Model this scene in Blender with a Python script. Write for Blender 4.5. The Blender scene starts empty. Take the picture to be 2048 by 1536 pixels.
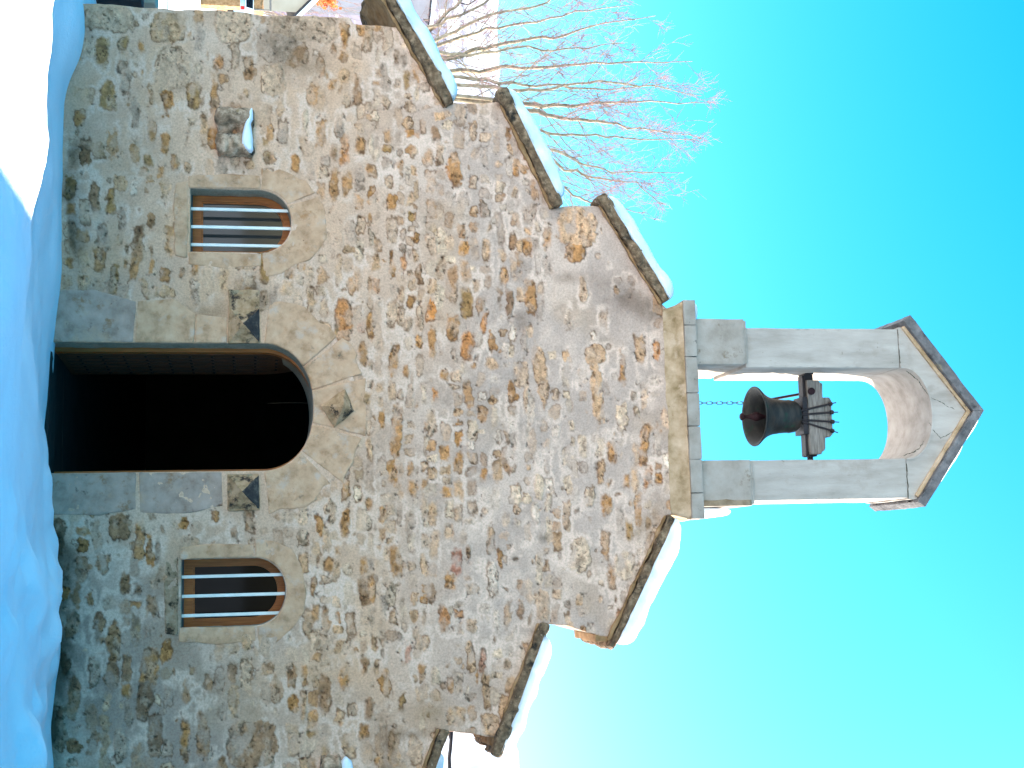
import bpy, bmesh, math, random
import numpy as np
from mathutils import Vector, Matrix, noise as mnoise

random.seed(7)
rng = np.random.default_rng(11)
C = bpy.context.scene.collection
scene = bpy.context.scene

# ------------------------------------------------------------------ camera, sky, sun, exposure
F_PX, PITCH, YAW = 2700.0, math.radians(10.94), math.radians(7.6)
CAM = np.array([1.3588, -11.6610, 1.6])
_F0 = np.array([-math.sin(YAW), math.cos(YAW), 0.0])
_R = np.array([math.cos(YAW), math.sin(YAW), 0.0])
_Z = np.array([0.0, 0.0, 1.0])
_F = _F0 * math.cos(PITCH) + _Z * math.sin(PITCH)
_U = -_F0 * math.sin(PITCH) + _Z * math.cos(PITCH)


def P(u, v, y=0.0):
    """survey helper: where the sight line of photo point (u, v) meets the upright plane at depth y"""
    d = _F * F_PX + (u - 1024) * _U + (v - 768) * _R
    t = (y - CAM[1]) / d[1]
    p = CAM + d * t
    return float(p[0]), float(p[2])


cam_d = bpy.data.cameras.new("camera")
cam = bpy.data.objects.new("camera", cam_d)
C.objects.link(cam)
rot = Matrix(((_U[0], -_R[0], -_F[0]), (_U[1], -_R[1], -_F[1]), (_U[2], -_R[2], -_F[2])))   # held on its side
cam.matrix_world = Matrix.Translation(Vector(CAM)) @ rot.to_4x4()
cam_d.sensor_width = 36.0
cam_d.lens = F_PX / 2048.0 * 36.0
cam_d.clip_end = 6000
scene.camera = cam

SUN_EL, SUN_AZ = math.radians(35), math.radians(57)      # azimuth from +Y (behind the chapel) towards +X
sdir = Vector((math.cos(SUN_EL) * math.sin(SUN_AZ), math.cos(SUN_EL) * math.cos(SUN_AZ), math.sin(SUN_EL)))
w = bpy.data.worlds.new("World")
scene.world = w
w.use_nodes = True
nt = w.node_tree
sky = nt.nodes.new("ShaderNodeTexSky")
sky.sky_type = 'NISHITA'
sky.sun_disc = False
sky.sun_elevation = SUN_EL
sky.sun_rotation = SUN_AZ
sky.altitude = 600
sky.air_density = 1.05
sky.dust_density = 1.0
sky.ozone_density = 1.0
bg = nt.nodes["Background"]
hs_ = nt.nodes.new("ShaderNodeHueSaturation")          # the camera's vivid, slightly cyan rendering of a clear winter sky
hs_.inputs['Hue'].default_value = 0.475
hs_.inputs['Saturation'].default_value = 1.56
nt.links.new(sky.outputs[0], hs_.inputs['Color'])
nt.links.new(hs_.outputs[0], bg.inputs[0])
bg.inputs[1].default_value = 0.087
sun_d = bpy.data.lights.new("sun", 'SUN')
sun_d.energy = 5.0
sun_d.angle = math.radians(0.5)
sun_d.color = (1.0, 0.90, 0.76)
sun = bpy.data.objects.new("sun", sun_d)
C.objects.link(sun)
sun.rotation_euler = sdir.to_track_quat('Z', 'Y').to_euler()
sun.location = (20, 12, 25)
scene.view_settings.view_transform = 'Standard'
scene.view_settings.look = 'None'
scene.view_settings.gamma = 1
scene.view_settings.exposure = 2.2
scene.cycles.max_bounces = 8


# ------------------------------------------------------------------ helpers
def tag(o, label=None, cat=None, group=None, kind=None):
    if label: o['label'] = label
    if cat: o['category'] = cat
    if group: o['group'] = group
    if kind: o['kind'] = kind
    return o


def empty(name, loc):
    o = bpy.data.objects.new(name, None)
    C.objects.link(o)
    o.location = loc
    o.empty_display_size = 0.3
    return o


def link_mesh(name, me, m=None, parent=None, origin=None, smooth=False):
    """link a mesh given in world coordinates, moving its origin; parents here are all unrotated"""
    o = bpy.data.objects.new(name, me)
    C.objects.link(o)
    if origin is None:
        origin = Vector((0, 0, 0))
        if len(me.vertices):
            n = len(me.vertices)
            co = np.empty(n * 3, np.float32)
            me.vertices.foreach_get('co', co)
            co = co.reshape(-1, 3)
            mn, mx = co.min(0), co.max(0)
            origin = Vector((float(mn[0] + mx[0]) / 2, float(mn[1] + mx[1]) / 2, float(mn[2])))
    origin = Vector(origin)
    me.transform(Matrix.Translation(-origin))
    o.location = origin
    if m: me.materials.append(m)
    if parent:
        o.parent = parent
        pw = Vector((0, 0, 0))
        q = parent
        while q:
            pw += q.location
            q = q.parent
        o.location = origin - pw
    if smooth:
        me.polygons.foreach_set('use_smooth', [True] * len(me.polygons))
    return o


def bm_obj(name, bm, m=None, parent=None, origin=None, smooth=False):
    bmesh.ops.recalc_face_normals(bm, faces=bm.faces[:])
    me = bpy.data.meshes.new(name)
    bm.to_mesh(me)
    bm.free()
    return link_mesh(name, me, m, parent, origin, smooth)


def add_box(bm, x0, x1, y0, y1, z0, z1):
    vs = [bm.verts.new((x, y, z)) for x in (x0, x1) for y in (y0, y1) for z in (z0, z1)]
    for q in ((0, 1, 3, 2), (4, 6, 7, 5), (0, 4, 5, 1), (2, 3, 7, 6), (0, 2, 6, 4), (1, 5, 7, 3)):
        bm.faces.new([vs[i] for i in q])
    return vs


def add_prism(bm, pts, y0, y1):
    """polygon in x,z pushed from y0 to y1"""
    a = [bm.verts.new((x, y0, z)) for x, z in pts]
    b = [bm.verts.new((x, y1, z)) for x, z in pts]
    n = len(pts)
    bm.faces.new(a)
    bm.faces.new(b[::-1])
    for i in range(n):
        bm.faces.new((a[i], b[i], b[(i + 1) % n], a[(i + 1) % n]))


def add_ring(bm, outer, inner, y0, y1, closed=True):
    """band between two polylines of equal length, with thickness in y"""
    n = len(outer)
    o0 = [bm.verts.new((x, y0, z)) for x, z in outer]
    i0 = [bm.verts.new((x, y0, z)) for x, z in inner]
    o1 = [bm.verts.new((x, y1, z)) for x, z in outer]
    i1 = [bm.verts.new((x, y1, z)) for x, z in inner]
    for k in range(n if closed else n - 1):
        j = (k + 1) % n
        bm.faces.new((o0[k], o0[j], i0[j], i0[k]))
        bm.faces.new((o1[k], i1[k], i1[j], o1[j]))
        bm.faces.new((o0[k], o1[k], o1[j], o0[j]))
        bm.faces.new((i0[k], i0[j], i1[j], i1[k]))
    if not closed:
        for k in (0, n - 1):
            bm.faces.new((o0[k], i0[k], i1[k], o1[k]))


def add_tube(bm, pts, r, sides=8, caps=True):
    pts = [Vector(p) for p in pts]
    n = len(pts)
    rs = r if hasattr(r, '__len__') else [r] * n
    rings = []
    up = None
    for i, p in enumerate(pts):
        t = (pts[min(i + 1, n - 1)] - pts[max(i - 1, 0)]).normalized()
        if up is None:
            up = Vector((0, 1, 0)) if abs(t.y) < 0.9 else Vector((1, 0, 0))
        a = t.cross(up).normalized()
        b = a.cross(t).normalized()
        up = b
        rings.append([bm.verts.new(p + a * (rs[i] * math.cos(2 * math.pi * k / sides)) + b * (rs[i] * math.sin(2 * math.pi * k / sides))) for k in range(sides)])
    for i in range(n - 1):
        for k in range(sides):
            j = (k + 1) % sides
            bm.faces.new((rings[i][k], rings[i][j], rings[i + 1][j], rings[i + 1][k]))
    if caps:
        bm.faces.new(rings[0][::-1])
        bm.faces.new(rings[-1])


def add_lathe(bm, prof, centre, seg=40):
    cx, cy, cz = centre
    rings = []
    for r, z in prof:
        if r < 1e-5:
            rings.append([bm.verts.new((cx, cy, cz + z))])
        else:
            rings.append([bm.verts.new((cx + r * math.cos(2 * math.pi * k / seg), cy + r * math.sin(2 * math.pi * k / seg), cz + z)) for k in range(seg)])
    for a, b in zip(rings, rings[1:]):
        for k in range(seg):
            j = (k + 1) % seg
            if len(a) == 1 and len(b) == 1: continue
            if len(a) == 1: bm.faces.new((a[0], b[k], b[j]))
            elif len(b) == 1: bm.faces.new((a[k], b[0], a[j]))
            else: bm.faces.new((a[k], a[j], b[j], b[k]))


def roughen(bm, step, amp, scale, seed=0, bev=0.0):
    """bevel the arrises, cut the faces small and weather them"""
    bmesh.ops.recalc_face_normals(bm, faces=bm.faces[:])
    if bev > 0:
        bmesh.ops.bevel(bm, geom=bm.edges[:], offset=bev, segments=2, profile=0.6, affect='EDGES')
    bmesh.ops.triangulate(bm, faces=bm.faces[:])
    for _ in range(7):
        es = [e for e in bm.edges if e.calc_length() > step]
        if not es: break
        bmesh.ops.subdivide_edges(bm, edges=es, cuts=1)
        bmesh.ops.triangulate(bm, faces=[f for f in bm.faces if len(f.verts) > 3])
    bm.normal_update()
    off = Vector((seed * 3.7, seed * 1.3, seed * 2.1))
    for v in bm.verts:
        n1 = mnoise.fractal(v.co * scale + off, 1.0, 2.0, 3)
        n2 = mnoise.fractal(v.co * scale * 0.3 + off * 2, 1.0, 2.0, 2)
        v.co += v.normal * amp * (n1 * 0.8 + n2)


# ------------------------------------------------------------------ materials
STONE_GAIN = (.79, .60, .51)        # weathered, damp winter stone against the clean-stone values below


def newmat(name):
    m = bpy.data.materials.new(name)
    m.use_nodes = True
    return m, m.node_tree, m.node_tree.nodes["Principled BSDF"]


def N(nt, t, **kw):
    n = nt.nodes.new(t)
    for k, v in kw.items():
        if k in n.inputs: n.inputs[k].default_value = v
        else: setattr(n, k, v)
    return n


def ramp(nt, fac, stops):
    r = nt.nodes.new("ShaderNodeValToRGB")
    el = r.color_ramp.elements
    while len(el) < len(stops): el.new(0.5)
    for e, (p, c) in zip(el, stops):
        e.position = p
        e.color = (*c, 1)
    nt.links.new(fac, r.inputs[0])
    return r.outputs[0]


def mixc(nt, fac, a, b, mode='MIX'):
    n = nt.nodes.new("ShaderNodeMix")
    n.data_type = 'RGBA'
    n.blend_type = mode
    for s, i in ((fac, 0), (a, 6), (b, 7)):
        if hasattr(s, 'is_linked') or hasattr(s, 'links'): nt.links.new(s, n.inputs[i])
        else: n.inputs[i].default_value = s if i == 0 else (*s, 1)
    return n.outputs[2]


def stuff_mat(name, stops, scale=6.0, stretch=(1, 1, 1), rough=0.9, bump=0.4, bscale=60.0, patch=None, spec=0.25, metallic=0.0, bdist=0.01):
    """noise driven colour + optional second layer of patches (colour, scale, low, high) + bump"""
    m, nt, b = newmat(name)
    if any(k in name for k in ('limestone', 'cove', 'slab', 'bedding', 'impost', 'sill', 'carving', 'rubble', 'lichen')):
        gn = STONE_GAIN
        stops = [(p, tuple(c * g for c, g in zip(k, gn))) for p, k in stops]
        patch = [(tuple(c * g for c, g in zip(k[0], gn)),) + tuple(k[1:]) for k in patch or []]
    if 'ashlar' in name:
        stops = [(p, tuple(c * g for c, g in zip(k, (.62, .565, .53)))) for p, k in stops]
        patch = [(tuple(c * g for c, g in zip(k[0], (.62, .565, .53))),) + tuple(k[1:]) for k in patch or []]
    tc = N(nt, "ShaderNodeNewGeometry")
    mp = N(nt, "ShaderNodeMapping")
    mp.inputs['Scale'].default_value = stretch
    nt.links.new(tc.outputs['Position'], mp.inputs[0])
    no = N(nt, "ShaderNodeTexNoise", Scale=scale, Detail=8.0, Roughness=0.62)
    nt.links.new(mp.outputs[0], no.inputs['Vector'])
    col = ramp(nt, no.outputs[0], stops)
    for k, (pc, ps, lo, hi) in enumerate(patch or []):
        pn = N(nt, "ShaderNodeTexNoise", Scale=ps, Detail=9.0, Roughness=0.68)
        ad = N(nt, "ShaderNodeVectorMath", operation='ADD')
        ad.inputs[1].default_value = (17.3 * (k + 1), 5.1 * k, 9.7)
        nt.links.new(tc.outputs['Position'], ad.inputs[0])
        nt.links.new(ad.outputs[0], pn.inputs['Vector'])
        f = ramp(nt, pn.outputs[0], [(lo, (0, 0, 0)), (hi, (1, 1, 1))])
        col = mixc(nt, f, col, pc)
    nt.links.new(col, b.inputs['Base Color'])
    b.inputs['Roughness'].default_value = rough
    b.inputs['Specular IOR Level'].default_value = spec
    b.inputs['Metallic'].default_value = metallic
    if bump > 0:
        bn = N(nt, "ShaderNodeTexNoise", Scale=bscale, Detail=6.0, Roughness=0.7)
        nt.links.new(mp.outputs[0], bn.inputs['Vector'])
        bp = N(nt, "ShaderNodeBump", Strength=bump, Distance=bdist)
        nt.links.new(bn.outputs[0], bp.inputs['Height'])
        nt.links.new(bp.outputs[0], b.inputs['Normal'])
    return m


MAT = {}
MAT['dressed'] = stuff_mat('dressed_limestone', [(0.28, (0.44, 0.30, 0.18)), (0.5, (0.74, 0.55, 0.38)), (0.72, (0.86, 0.69, 0.52))], 8, bump=0.7, bscale=45,
                           patch=[((0.50, 0.29, 0.13), 6, 0.58, 0.72), ((0.24, 0.20, 0.15), 9.0, 0.62, 0.72), ((0.72, 0.64, 0.56), 6.0, 0.54, 0.66), ((.14, .11, .08), 30, .66, .72)])
MAT['grey_dressed'] = stuff_mat('grey_limestone', [(0.3, (0.34, 0.28, 0.24)), (0.5, (0.52, 0.46, 0.42)), (0.7, (0.62, 0.56, 0.52))], 7, bump=0.5, bscale=60,
                                patch=[((0.36, 0.22, 0.11), 6, 0.56, 0.68), ((0.14, 0.12, 0.10), 12, 0.62, 0.72), ((.60, .50, .40), 4, .54, .66)])
MAT['impost'] = stuff_mat('lichened_impost', [(0.3, (0.26, 0.19, 0.10)), (0.5, (0.58, 0.44, 0.28)), (0.7, (0.74, 0.60, 0.43))], 12, bump=0.8, bscale=60,
                          patch=[((0.06, 0.05, 0.045), 9, 0.53, 0.62), ((0.44, 0.42, 0.30), 7, 0.58, 0.66)])
MAT['impost_dark'] = stuff_mat('black_lichen', [(0.3, (0.03, 0.03, 0.035)), (0.55, (0.07, 0.07, 0.075)), (0.75, (0.25, 0.25, 0.22))], 14, bump=0.8, bscale=60)
MAT['bellcote'] = stuff_mat('pale_ashlar', [(0.3, (0.42, 0.39, 0.35)), (0.5, (0.57, 0.54, 0.50)), (0.7, (0.68, 0.65, 0.61))], 7, (1, 1, 0.22), bump=0.35, bscale=60,
                            patch=[((0.40, 0.35, 0.30), 3, 0.56, 0.76), ((0.24, 0.19, 0.13), 16, 0.66, 0.74)])
MAT['bellcote_base'] = stuff_mat('weathered_ashlar', [(0.3, (0.36, 0.32, 0.27)), (0.5, (0.50, 0.46, 0.41)), (0.7, (0.60, 0.57, 0.52))], 5, bump=0.4, bscale=70,
                                 patch=[((0.24, 0.17, 0.10), 6, 0.60, 0.72), ((0.16, 0.14, 0.12), 12, 0.64, 0.74)])
MAT['brown_plaster'] = stuff_mat('broken_brown_face', [(0.3, (0.14, 0.09, 0.05)), (0.6, (0.28, 0.20, 0.13))], 9, bump=0.5)
MAT['cap'] = stuff_mat('dark_cap_stone', [(0.3, (0.065, 0.060, 0.060)), (0.5, (0.125, 0.112, 0.110)), (0.7, (0.20, 0.18, 0.175))], 9, bump=0.6, bscale=50,
                       patch=[((0.25, 0.19, 0.10), 6, 0.64, 0.74), ((0.04, 0.036, 0.036), 9, 0.56, 0.7)])
MAT['cove'] = stuff_mat('lichened_cove', [(0.3, (0.26, 0.22, 0.12)), (0.5, (0.50, 0.45, 0.32)), (0.7, (0.68, 0.64, 0.52))], 6, bump=0.6, bscale=50,
                        patch=[((0.62, 0.58, 0.47), 2.2, 0.56, 0.62), ((0.20, 0.14, 0.06), 7, 0.60, 0.72)])
MAT['coping'] = stuff_mat('lichened_slab', [(0.3, (0.08, 0.06, 0.04)), (0.5, (0.22, 0.18, 0.12)), (0.7, (0.46, 0.39, 0.28))], 18, bump=1.0, bscale=40, bdist=0.02,
                          patch=[((0.62, 0.56, 0.45), 16, 0.60, 0.68), ((0.035, 0.035, 0.03), 7, 0.54, 0.64)])
MAT['bed'] = stuff_mat('ochre_bedding', [(0.3, (0.22, 0.15, 0.07)), (0.55, (0.42, 0.32, 0.18)), (0.75, (0.52, 0.43, 0.30))], 9, bump=0.6, bscale=40)
MAT['mossy_sill'] = stuff_mat('mossy_sill_stone', [(0.3, (0.16, 0.13, 0.08)), (0.5, (0.42, 0.35, 0.25)), (0.7, (0.60, 0.53, 0.43))], 14, bump=1.0, bscale=45,
                              patch=[((0.06, 0.05, 0.035), 9, 0.54, 0.62)])
MAT['carved'] = stuff_mat('weathered_carving', [(0.3, (0.12, 0.095, 0.07)), (0.48, (0.42, 0.34, 0.25)), (0.66, (0.85, 0.75, 0.62))], 13, (1, 1, 1), bump=1.0, bscale=40,
                          patch=[((0.05, 0.045, 0.04), 8, 0.55, 0.65), ((0.42, 0.35, 0.18), 8, 0.62, 0.7)])
MAT['slate'] = stuff_mat('slate_sill', [(0.3, (0.16, 0.18, 0.20)), (0.7, (0.27, 0.30, 0.33))], 8, bump=0.2)
MAT['wood'] = stuff_mat('red_brown_wood', [(0.3, (0.24, 0.065, 0.015)), (0.7, (0.46, 0.15, 0.036))], 10, (6, 6, 0.5), rough=0.45, bump=0.15)
MAT['old_wood'] = stuff_mat('grey_weathered_oak', [(0.3, (0.10, 0.085, 0.07)), (0.5, (0.22, 0.19, 0.165)), (0.7, (0.33, 0.29, 0.26))], 9, (0.6, 4, 7), rough=0.85, bump=0.8, bscale=30)
MAT['door_wood'] = stuff_mat('dark_door_oak', [(0.3, (0.06, 0.026, 0.014)), (0.7, (0.16, 0.07, 0.038))], 7, (6, 6, 0.6), rough=0.6, bump=0.4)
MAT['iron'] = stuff_mat('rusty_black_iron', [(0.35, (0.008, 0.006, 0.008)), (0.7, (0.026, 0.014, 0.014))], 30, rough=0.6, bump=0.3, spec=0.4)
MAT['rust'] = stuff_mat('red_rust', [(0.35, (0.012, 0.004, 0.006)), (0.7, (0.035, 0.009, 0.011))], 30, rough=0.7, bump=0.3)
MAT['bronze'] = stuff_mat('dark_green_bronze', [(0.3, (0.009, 0.0095, 0.0095)), (0.5, (0.020, 0.020, 0.019)), (0.7, (0.046, 0.042, 0.034))], 7, (1, 1, 3), rough=0.6, bump=0.35, bscale=35, spec=0.3,
                          patch=[((0.045, 0.026, 0.017), 5, 0.56, 0.7), ((0.008, 0.045, 0.026), 6, 0.58, 0.68)])
MAT['white_paint'] = stuff_mat('white_bar_paint', [(0.3, (0.70, 0.68, 0.62)), (0.7, (0.84, 0.83, 0.80))], 8, rough=0.5, bump=0.1)
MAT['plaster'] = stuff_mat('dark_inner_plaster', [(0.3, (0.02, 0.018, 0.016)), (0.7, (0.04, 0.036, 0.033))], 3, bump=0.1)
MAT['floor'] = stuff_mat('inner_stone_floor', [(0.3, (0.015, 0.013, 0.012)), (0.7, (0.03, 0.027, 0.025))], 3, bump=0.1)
MAT['rope'] = stuff_mat('hemp_rope', [(0.3, (0.07, 0.055, 0.04)), (0.7, (0.15, 0.12, 0.09))], 30, bump=0.3)
MAT['bark'] = stuff_mat('grey_tan_bark', [(0.3, (0.14, 0.11, 0.075)), (0.5, (0.28, 0.22, 0.15)), (0.7, (0.44, 0.36, 0.26))], 9, bump=0.5)
MAT['twig'] = stuff_mat('red_brown_twigs', [(0.3, (0.20, 0.105, 0.10)), (0.7, (0.36, 0.22, 0.21))], 5, bump=0)
MAT['house_wall'] = stuff_mat('beige_render', [(0.3, (0.42, 0.37, 0.29)), (0.7, (0.54, 0.49, 0.40))], 0.7, bump=0.1)
MAT['mauve_wall'] = stuff_mat('mauve_render', [(0.3, (0.30, 0.26, 0.27)), (0.7, (0.40, 0.35, 0.36))], 0.8, bump=0.1)
MAT['dark_tile'] = stuff_mat('dark_roof_edge', [(0.3, (0.03, 0.03, 0.035)), (0.7, (0.07, 0.065, 0.07))], 4, bump=0.1)
MAT['rubble_plain'] = stuff_mat('side_rubble', [(0.35, (0.24, 0.19, 0.12)), (0.5, (0.42, 0.37, 0.31)), (0.7, (0.5, 0.46, 0.41))], 5, bump=0.8, bscale=20)
MAT['car_blue'] = stuff_mat('pale_blue_car_paint', [(0.3, (0.30, 0.42, 0.52)), (0.7, (0.36, 0.48, 0.58))], 3, rough=0.25, bump=0, spec=0.5)
MAT['car_glass'] = stuff_mat('dark_car_glass', [(0.3, (0.01, 0.012, 0.02)), (0.7, (0.02, 0.022, 0.03))], 3, rough=0.08, bump=0, spec=0.5)
MAT['tyre'] = stuff_mat('black_rubber', [(0.3, (0.015, 0.015, 0.015)), (0.7, (0.03, 0.03, 0.03))], 9, rough=0.8, bump=0)
MAT['tail'] = stuff_mat('red_lamp_plastic', [(0.3, (0.5, 0.01, 0.01)), (0.7, (0.6, 0.02, 0.02))], 9, rough=0.2, bump=0)
MAT['orange'] = stuff_mat('orange_leaves', [(0.3, (0.5, 0.13, 0.03)), (0.7, (0.65, 0.22, 0.06))], 4, bump=0)
MAT['moss'] = stuff_mat('dark_moss', [(0.3, (0.015, 0.022, 0.012)), (0.7, (0.05, 0.055, 0.03))], 14, bump=0.8)


def snow_mat(name, scale=3.0, sss=0.0):
    m, nt, b = newmat(name)
    g = N(nt, "ShaderNodeNewGeometry")
    no = N(nt, "ShaderNodeTexNoise", Scale=scale, Detail=6.0, Roughness=0.55)
    nt.links.new(g.outputs['Position'], no.inputs['Vector'])
    nt.links.new(ramp(nt, no.outputs[0], [(0.3, (0.78, 0.82, 0.89)), (0.7, (0.84, 0.88, 0.94))]), b.inputs['Base Color'])
    b.inputs['Roughness'].default_value = 0.75
    b.inputs['Specular IOR Level'].default_value = 0.2
    if sss:
        b.inputs['Subsurface Weight'].default_value = sss
        b.inputs['Subsurface Radius'].default_value = (1.0, .95, .9)
        b.inputs['Subsurface Scale'].default_value = .17
    n2 = N(nt, "ShaderNodeTexNoise", Scale=scale * 14, Detail=5.0, Roughness=0.6)
    nt.links.new(g.outputs['Position'], n2.inputs['Vector'])
    bp = N(nt, "ShaderNodeBump", Strength=0.55, Distance=0.014)
    nt.links.new(n2.outputs[0], bp.inputs['Height'])
    nt.links.new(bp.outputs[0], b.inputs['Normal'])
    return m


MAT['snow'] = snow_mat('snow')
MAT['snow_cap'] = snow_mat('translucent_snow', 5.0, 1.0)


def mountain_mat():
    m, nt, b = newmat('snowy_mountainside')
    g = N(nt, "ShaderNodeNewGeometry")
    sp = N(nt, "ShaderNodeSeparateXYZ")
    nt.links.new(g.outputs['Position'], sp.inputs[0])
    no = N(nt, "ShaderNodeTexNoise", Scale=0.09, Detail=12.0, Roughness=0.75)
    nt.links.new(g.outputs['Position'], no.inputs['Vector'])
    hgt = N(nt, "ShaderNodeMapRange")
    for k, v in zip(('From Min', 'From Max', 'To Min', 'To Max'), (40.0, 100.0, 0.12, -0.06)): hgt.inputs[k].default_value = v
    nt.links.new(sp.outputs['Z'], hgt.inputs[0])
    ad = N(nt, "ShaderNodeMath", operation='ADD')
    nt.links.new(no.outputs[0], ad.inputs[0])
    nt.links.new(hgt.outputs[0], ad.inputs[1])
    wd = N(nt, "ShaderNodeMapRange")                 # woods thin out towards the right-hand slopes
    for k, v in zip(('From Min', 'From Max', 'To Min', 'To Max'), (-90.0, 10.0, 0.0, -0.5)): wd.inputs[k].default_value = v
    nt.links.new(sp.outputs['X'], wd.inputs[0])
    ad2 = N(nt, "ShaderNodeMath", operation='ADD')
    nt.links.new(ad.outputs[0], ad2.inputs[0])
    nt.links.new(wd.outputs[0], ad2.inputs[1])
    f = ramp(nt, ad2.outputs[0], [(0.47, (0, 0, 0)), (0.58, (1, 1, 1))])
    nt.links.new(mixc(nt, f, (0.74, 0.72, 0.77), (0.25, 0.22, 0.27)), b.inputs['Base Color'])
    b.inputs['Roughness'].default_value = 0.9
    b.inputs['Specular IOR Level'].default_value = 0.1
    return m


MAT['mountain'] = mountain_mat()


def facade_mat():
    m, nt, b = newmat('mortared_rubble')
    a = N(nt, "ShaderNodeAttribute", attribute_name='col')
    mk = N(nt, "ShaderNodeAttribute", attribute_name='msk')
    g = N(nt, "ShaderNodeNewGeometry")
    n1 = N(nt, "ShaderNodeTexNoise", Scale=55.0, Detail=7.0, Roughness=0.7)
    nt.links.new(g.outputs['Position'], n1.inputs['Vector'])
    var = ramp(nt, n1.outputs[0], [(0.28, (0.72, 0.70, 0.67)), (0.5, (1, 1, 1)), (0.72, (1.22, 1.22, 1.22))])
    vs = mixc(nt, mk.outputs['Fac'], (1, 1, 1), (1, 1, 1))
    n3 = N(nt, "ShaderNodeTexNoise", Scale=22.0, Detail=8.0, Roughness=0.72)
    nt.links.new(g.outputs['Position'], n3.inputs['Vector'])
    mott = ramp(nt, n3.outputs[0], [(0.32, (0.55, 0.50, 0.46)), (0.46, (0.95, 0.95, 0.95)), (0.6, (1.05, 1.05, 1.05)), (0.72, (1.35, 1.33, 1.28))])
    mott = mixc(nt, mk.outputs['Fac'], (1, 1, 1), mott)
    c = mixc(nt, 1.0, a.outputs['Color'], var, 'MULTIPLY')
    c = mixc(nt, 1.0, c, mott, 'MULTIPLY')
    n4 = N(nt, "ShaderNodeTexNoise", Scale=46.0, Detail=3.0, Roughness=0.6)
    nt.links.new(g.outputs['Position'], n4.inputs['Vector'])
    pits = ramp(nt, n4.outputs[0], [(0.30, (0.30, 0.26, 0.22)), (0.38, (1, 1, 1))])
    pf = N(nt, "ShaderNodeMath", operation='MULTIPLY_ADD')
    nt.links.new(mk.outputs['Fac'], pf.inputs[0])
    pf.inputs[1].default_value = 0.75
    pf.inputs[2].default_value = 0.12
    c = mixc(nt, 1.0, c, mixc(nt, pf.outputs[0], (1, 1, 1), pits), 'MULTIPLY')
    nt.links.new(c, b.inputs['Base Color'])
    b.inputs['Roughness'].default_value = 0.93
    b.inputs['Specular IOR Level'].default_value = 0.15
    n2 = N(nt, "ShaderNodeTexNoise", Scale=70.0, Detail=6.0, Roughness=0.7)
    nt.links.new(g.outputs['Position'], n2.inputs['Vector'])
    st = N(nt, "ShaderNodeMath", operation='MULTIPLY_ADD')
    nt.links.new(mk.outputs['Fac'], st.inputs[0])
    st.inputs[1].default_value = 0.55
    st.inputs[2].default_value = 0.25
    bp = N(nt, "ShaderNodeBump", Distance=0.008)
    nt.links.new(st.outputs[0], bp.inputs['Strength'])
    nt.links.new(n2.outputs[0], bp.inputs['Height'])
    nt.links.new(bp.outputs[0], b.inputs['Normal'])
    return m


MAT['facade'] = facade_mat()


# ------------------------------------------------------------------ numpy noise
def vnoise(x, z, seed=0):
    xi, zi = np.floor(x).astype(np.int64), np.floor(z).astype(np.int64)
    xf, zf = x - xi, z - zi
    xf = xf * xf * (3 - 2 * xf)
    zf = zf * zf * (3 - 2 * zf)

    def h(i, j):
        n = (i * 374761393 + j * 668265263 + seed * 974711) & 0xFFFFFFFF
        n = ((n ^ (n >> 13)) * 1274126177) & 0xFFFFFFFF
        n = n ^ (n >> 16)
        return (n & 0xFFFF) / 65535.0
    return ((h(xi, zi) * (1 - xf) + h(xi + 1, zi) * xf) * (1 - zf) + (h(xi, zi + 1) * (1 - xf) + h(xi + 1, zi + 1) * xf) * zf) * 2 - 1


def fbm(x, z, seed=0, oct=4, rough=0.55):
    s, a, t = 0.0, 1.0, 0.0
    for k in range(oct):
        cr, sr = math.cos(0.6 + 1.1 * k), math.sin(0.6 + 1.1 * k)
        f = 1.93 ** k
        s = s + a * vnoise((x * cr - z * sr) * f + 13.7 * k, (x * sr + z * cr) * f - 7.1 * k, seed + k)
        t += a
        a *= rough
    return s / t


def sstep(a, b, x):
    t = np.clip((x - a) / (b - a), 0, 1)
    return t * t * (3 - 2 * t)


# ------------------------------------------------------------------ ground: one sheet of snow out to the horizon
DRIFT_X = np.linspace(-6, 6, 600)          # height of the snow lying along the foot of the wall
_dz = np.interp(DRIFT_X, [-6, -3.7, -3.45, -3.05, -2.85, -2.6, -1.0, -0.6, -0.2, 0.3, 0.55, 0.85, 1.2, 1.6, 2.0, 2.35, 2.6, 2.9, 3.3, 4, 6],
                     [0.10, 0.13, 0.20, 0.18, 0.07, 0.03, 0.02, -0.02, -0.05, -0.09, -0.07, -0.09, -0.03, 0.03, 0.09, 0.03, 0.0, 0.06, 0.03, 0.05, 0.1])
_k = np.exp(-np.linspace(-2.5, 2.5, 31) ** 2 / 2)
DRIFT_Z = np.convolve(np.pad(_dz, 15, mode='edge'), _k / _k.sum(), 'valid')


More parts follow.
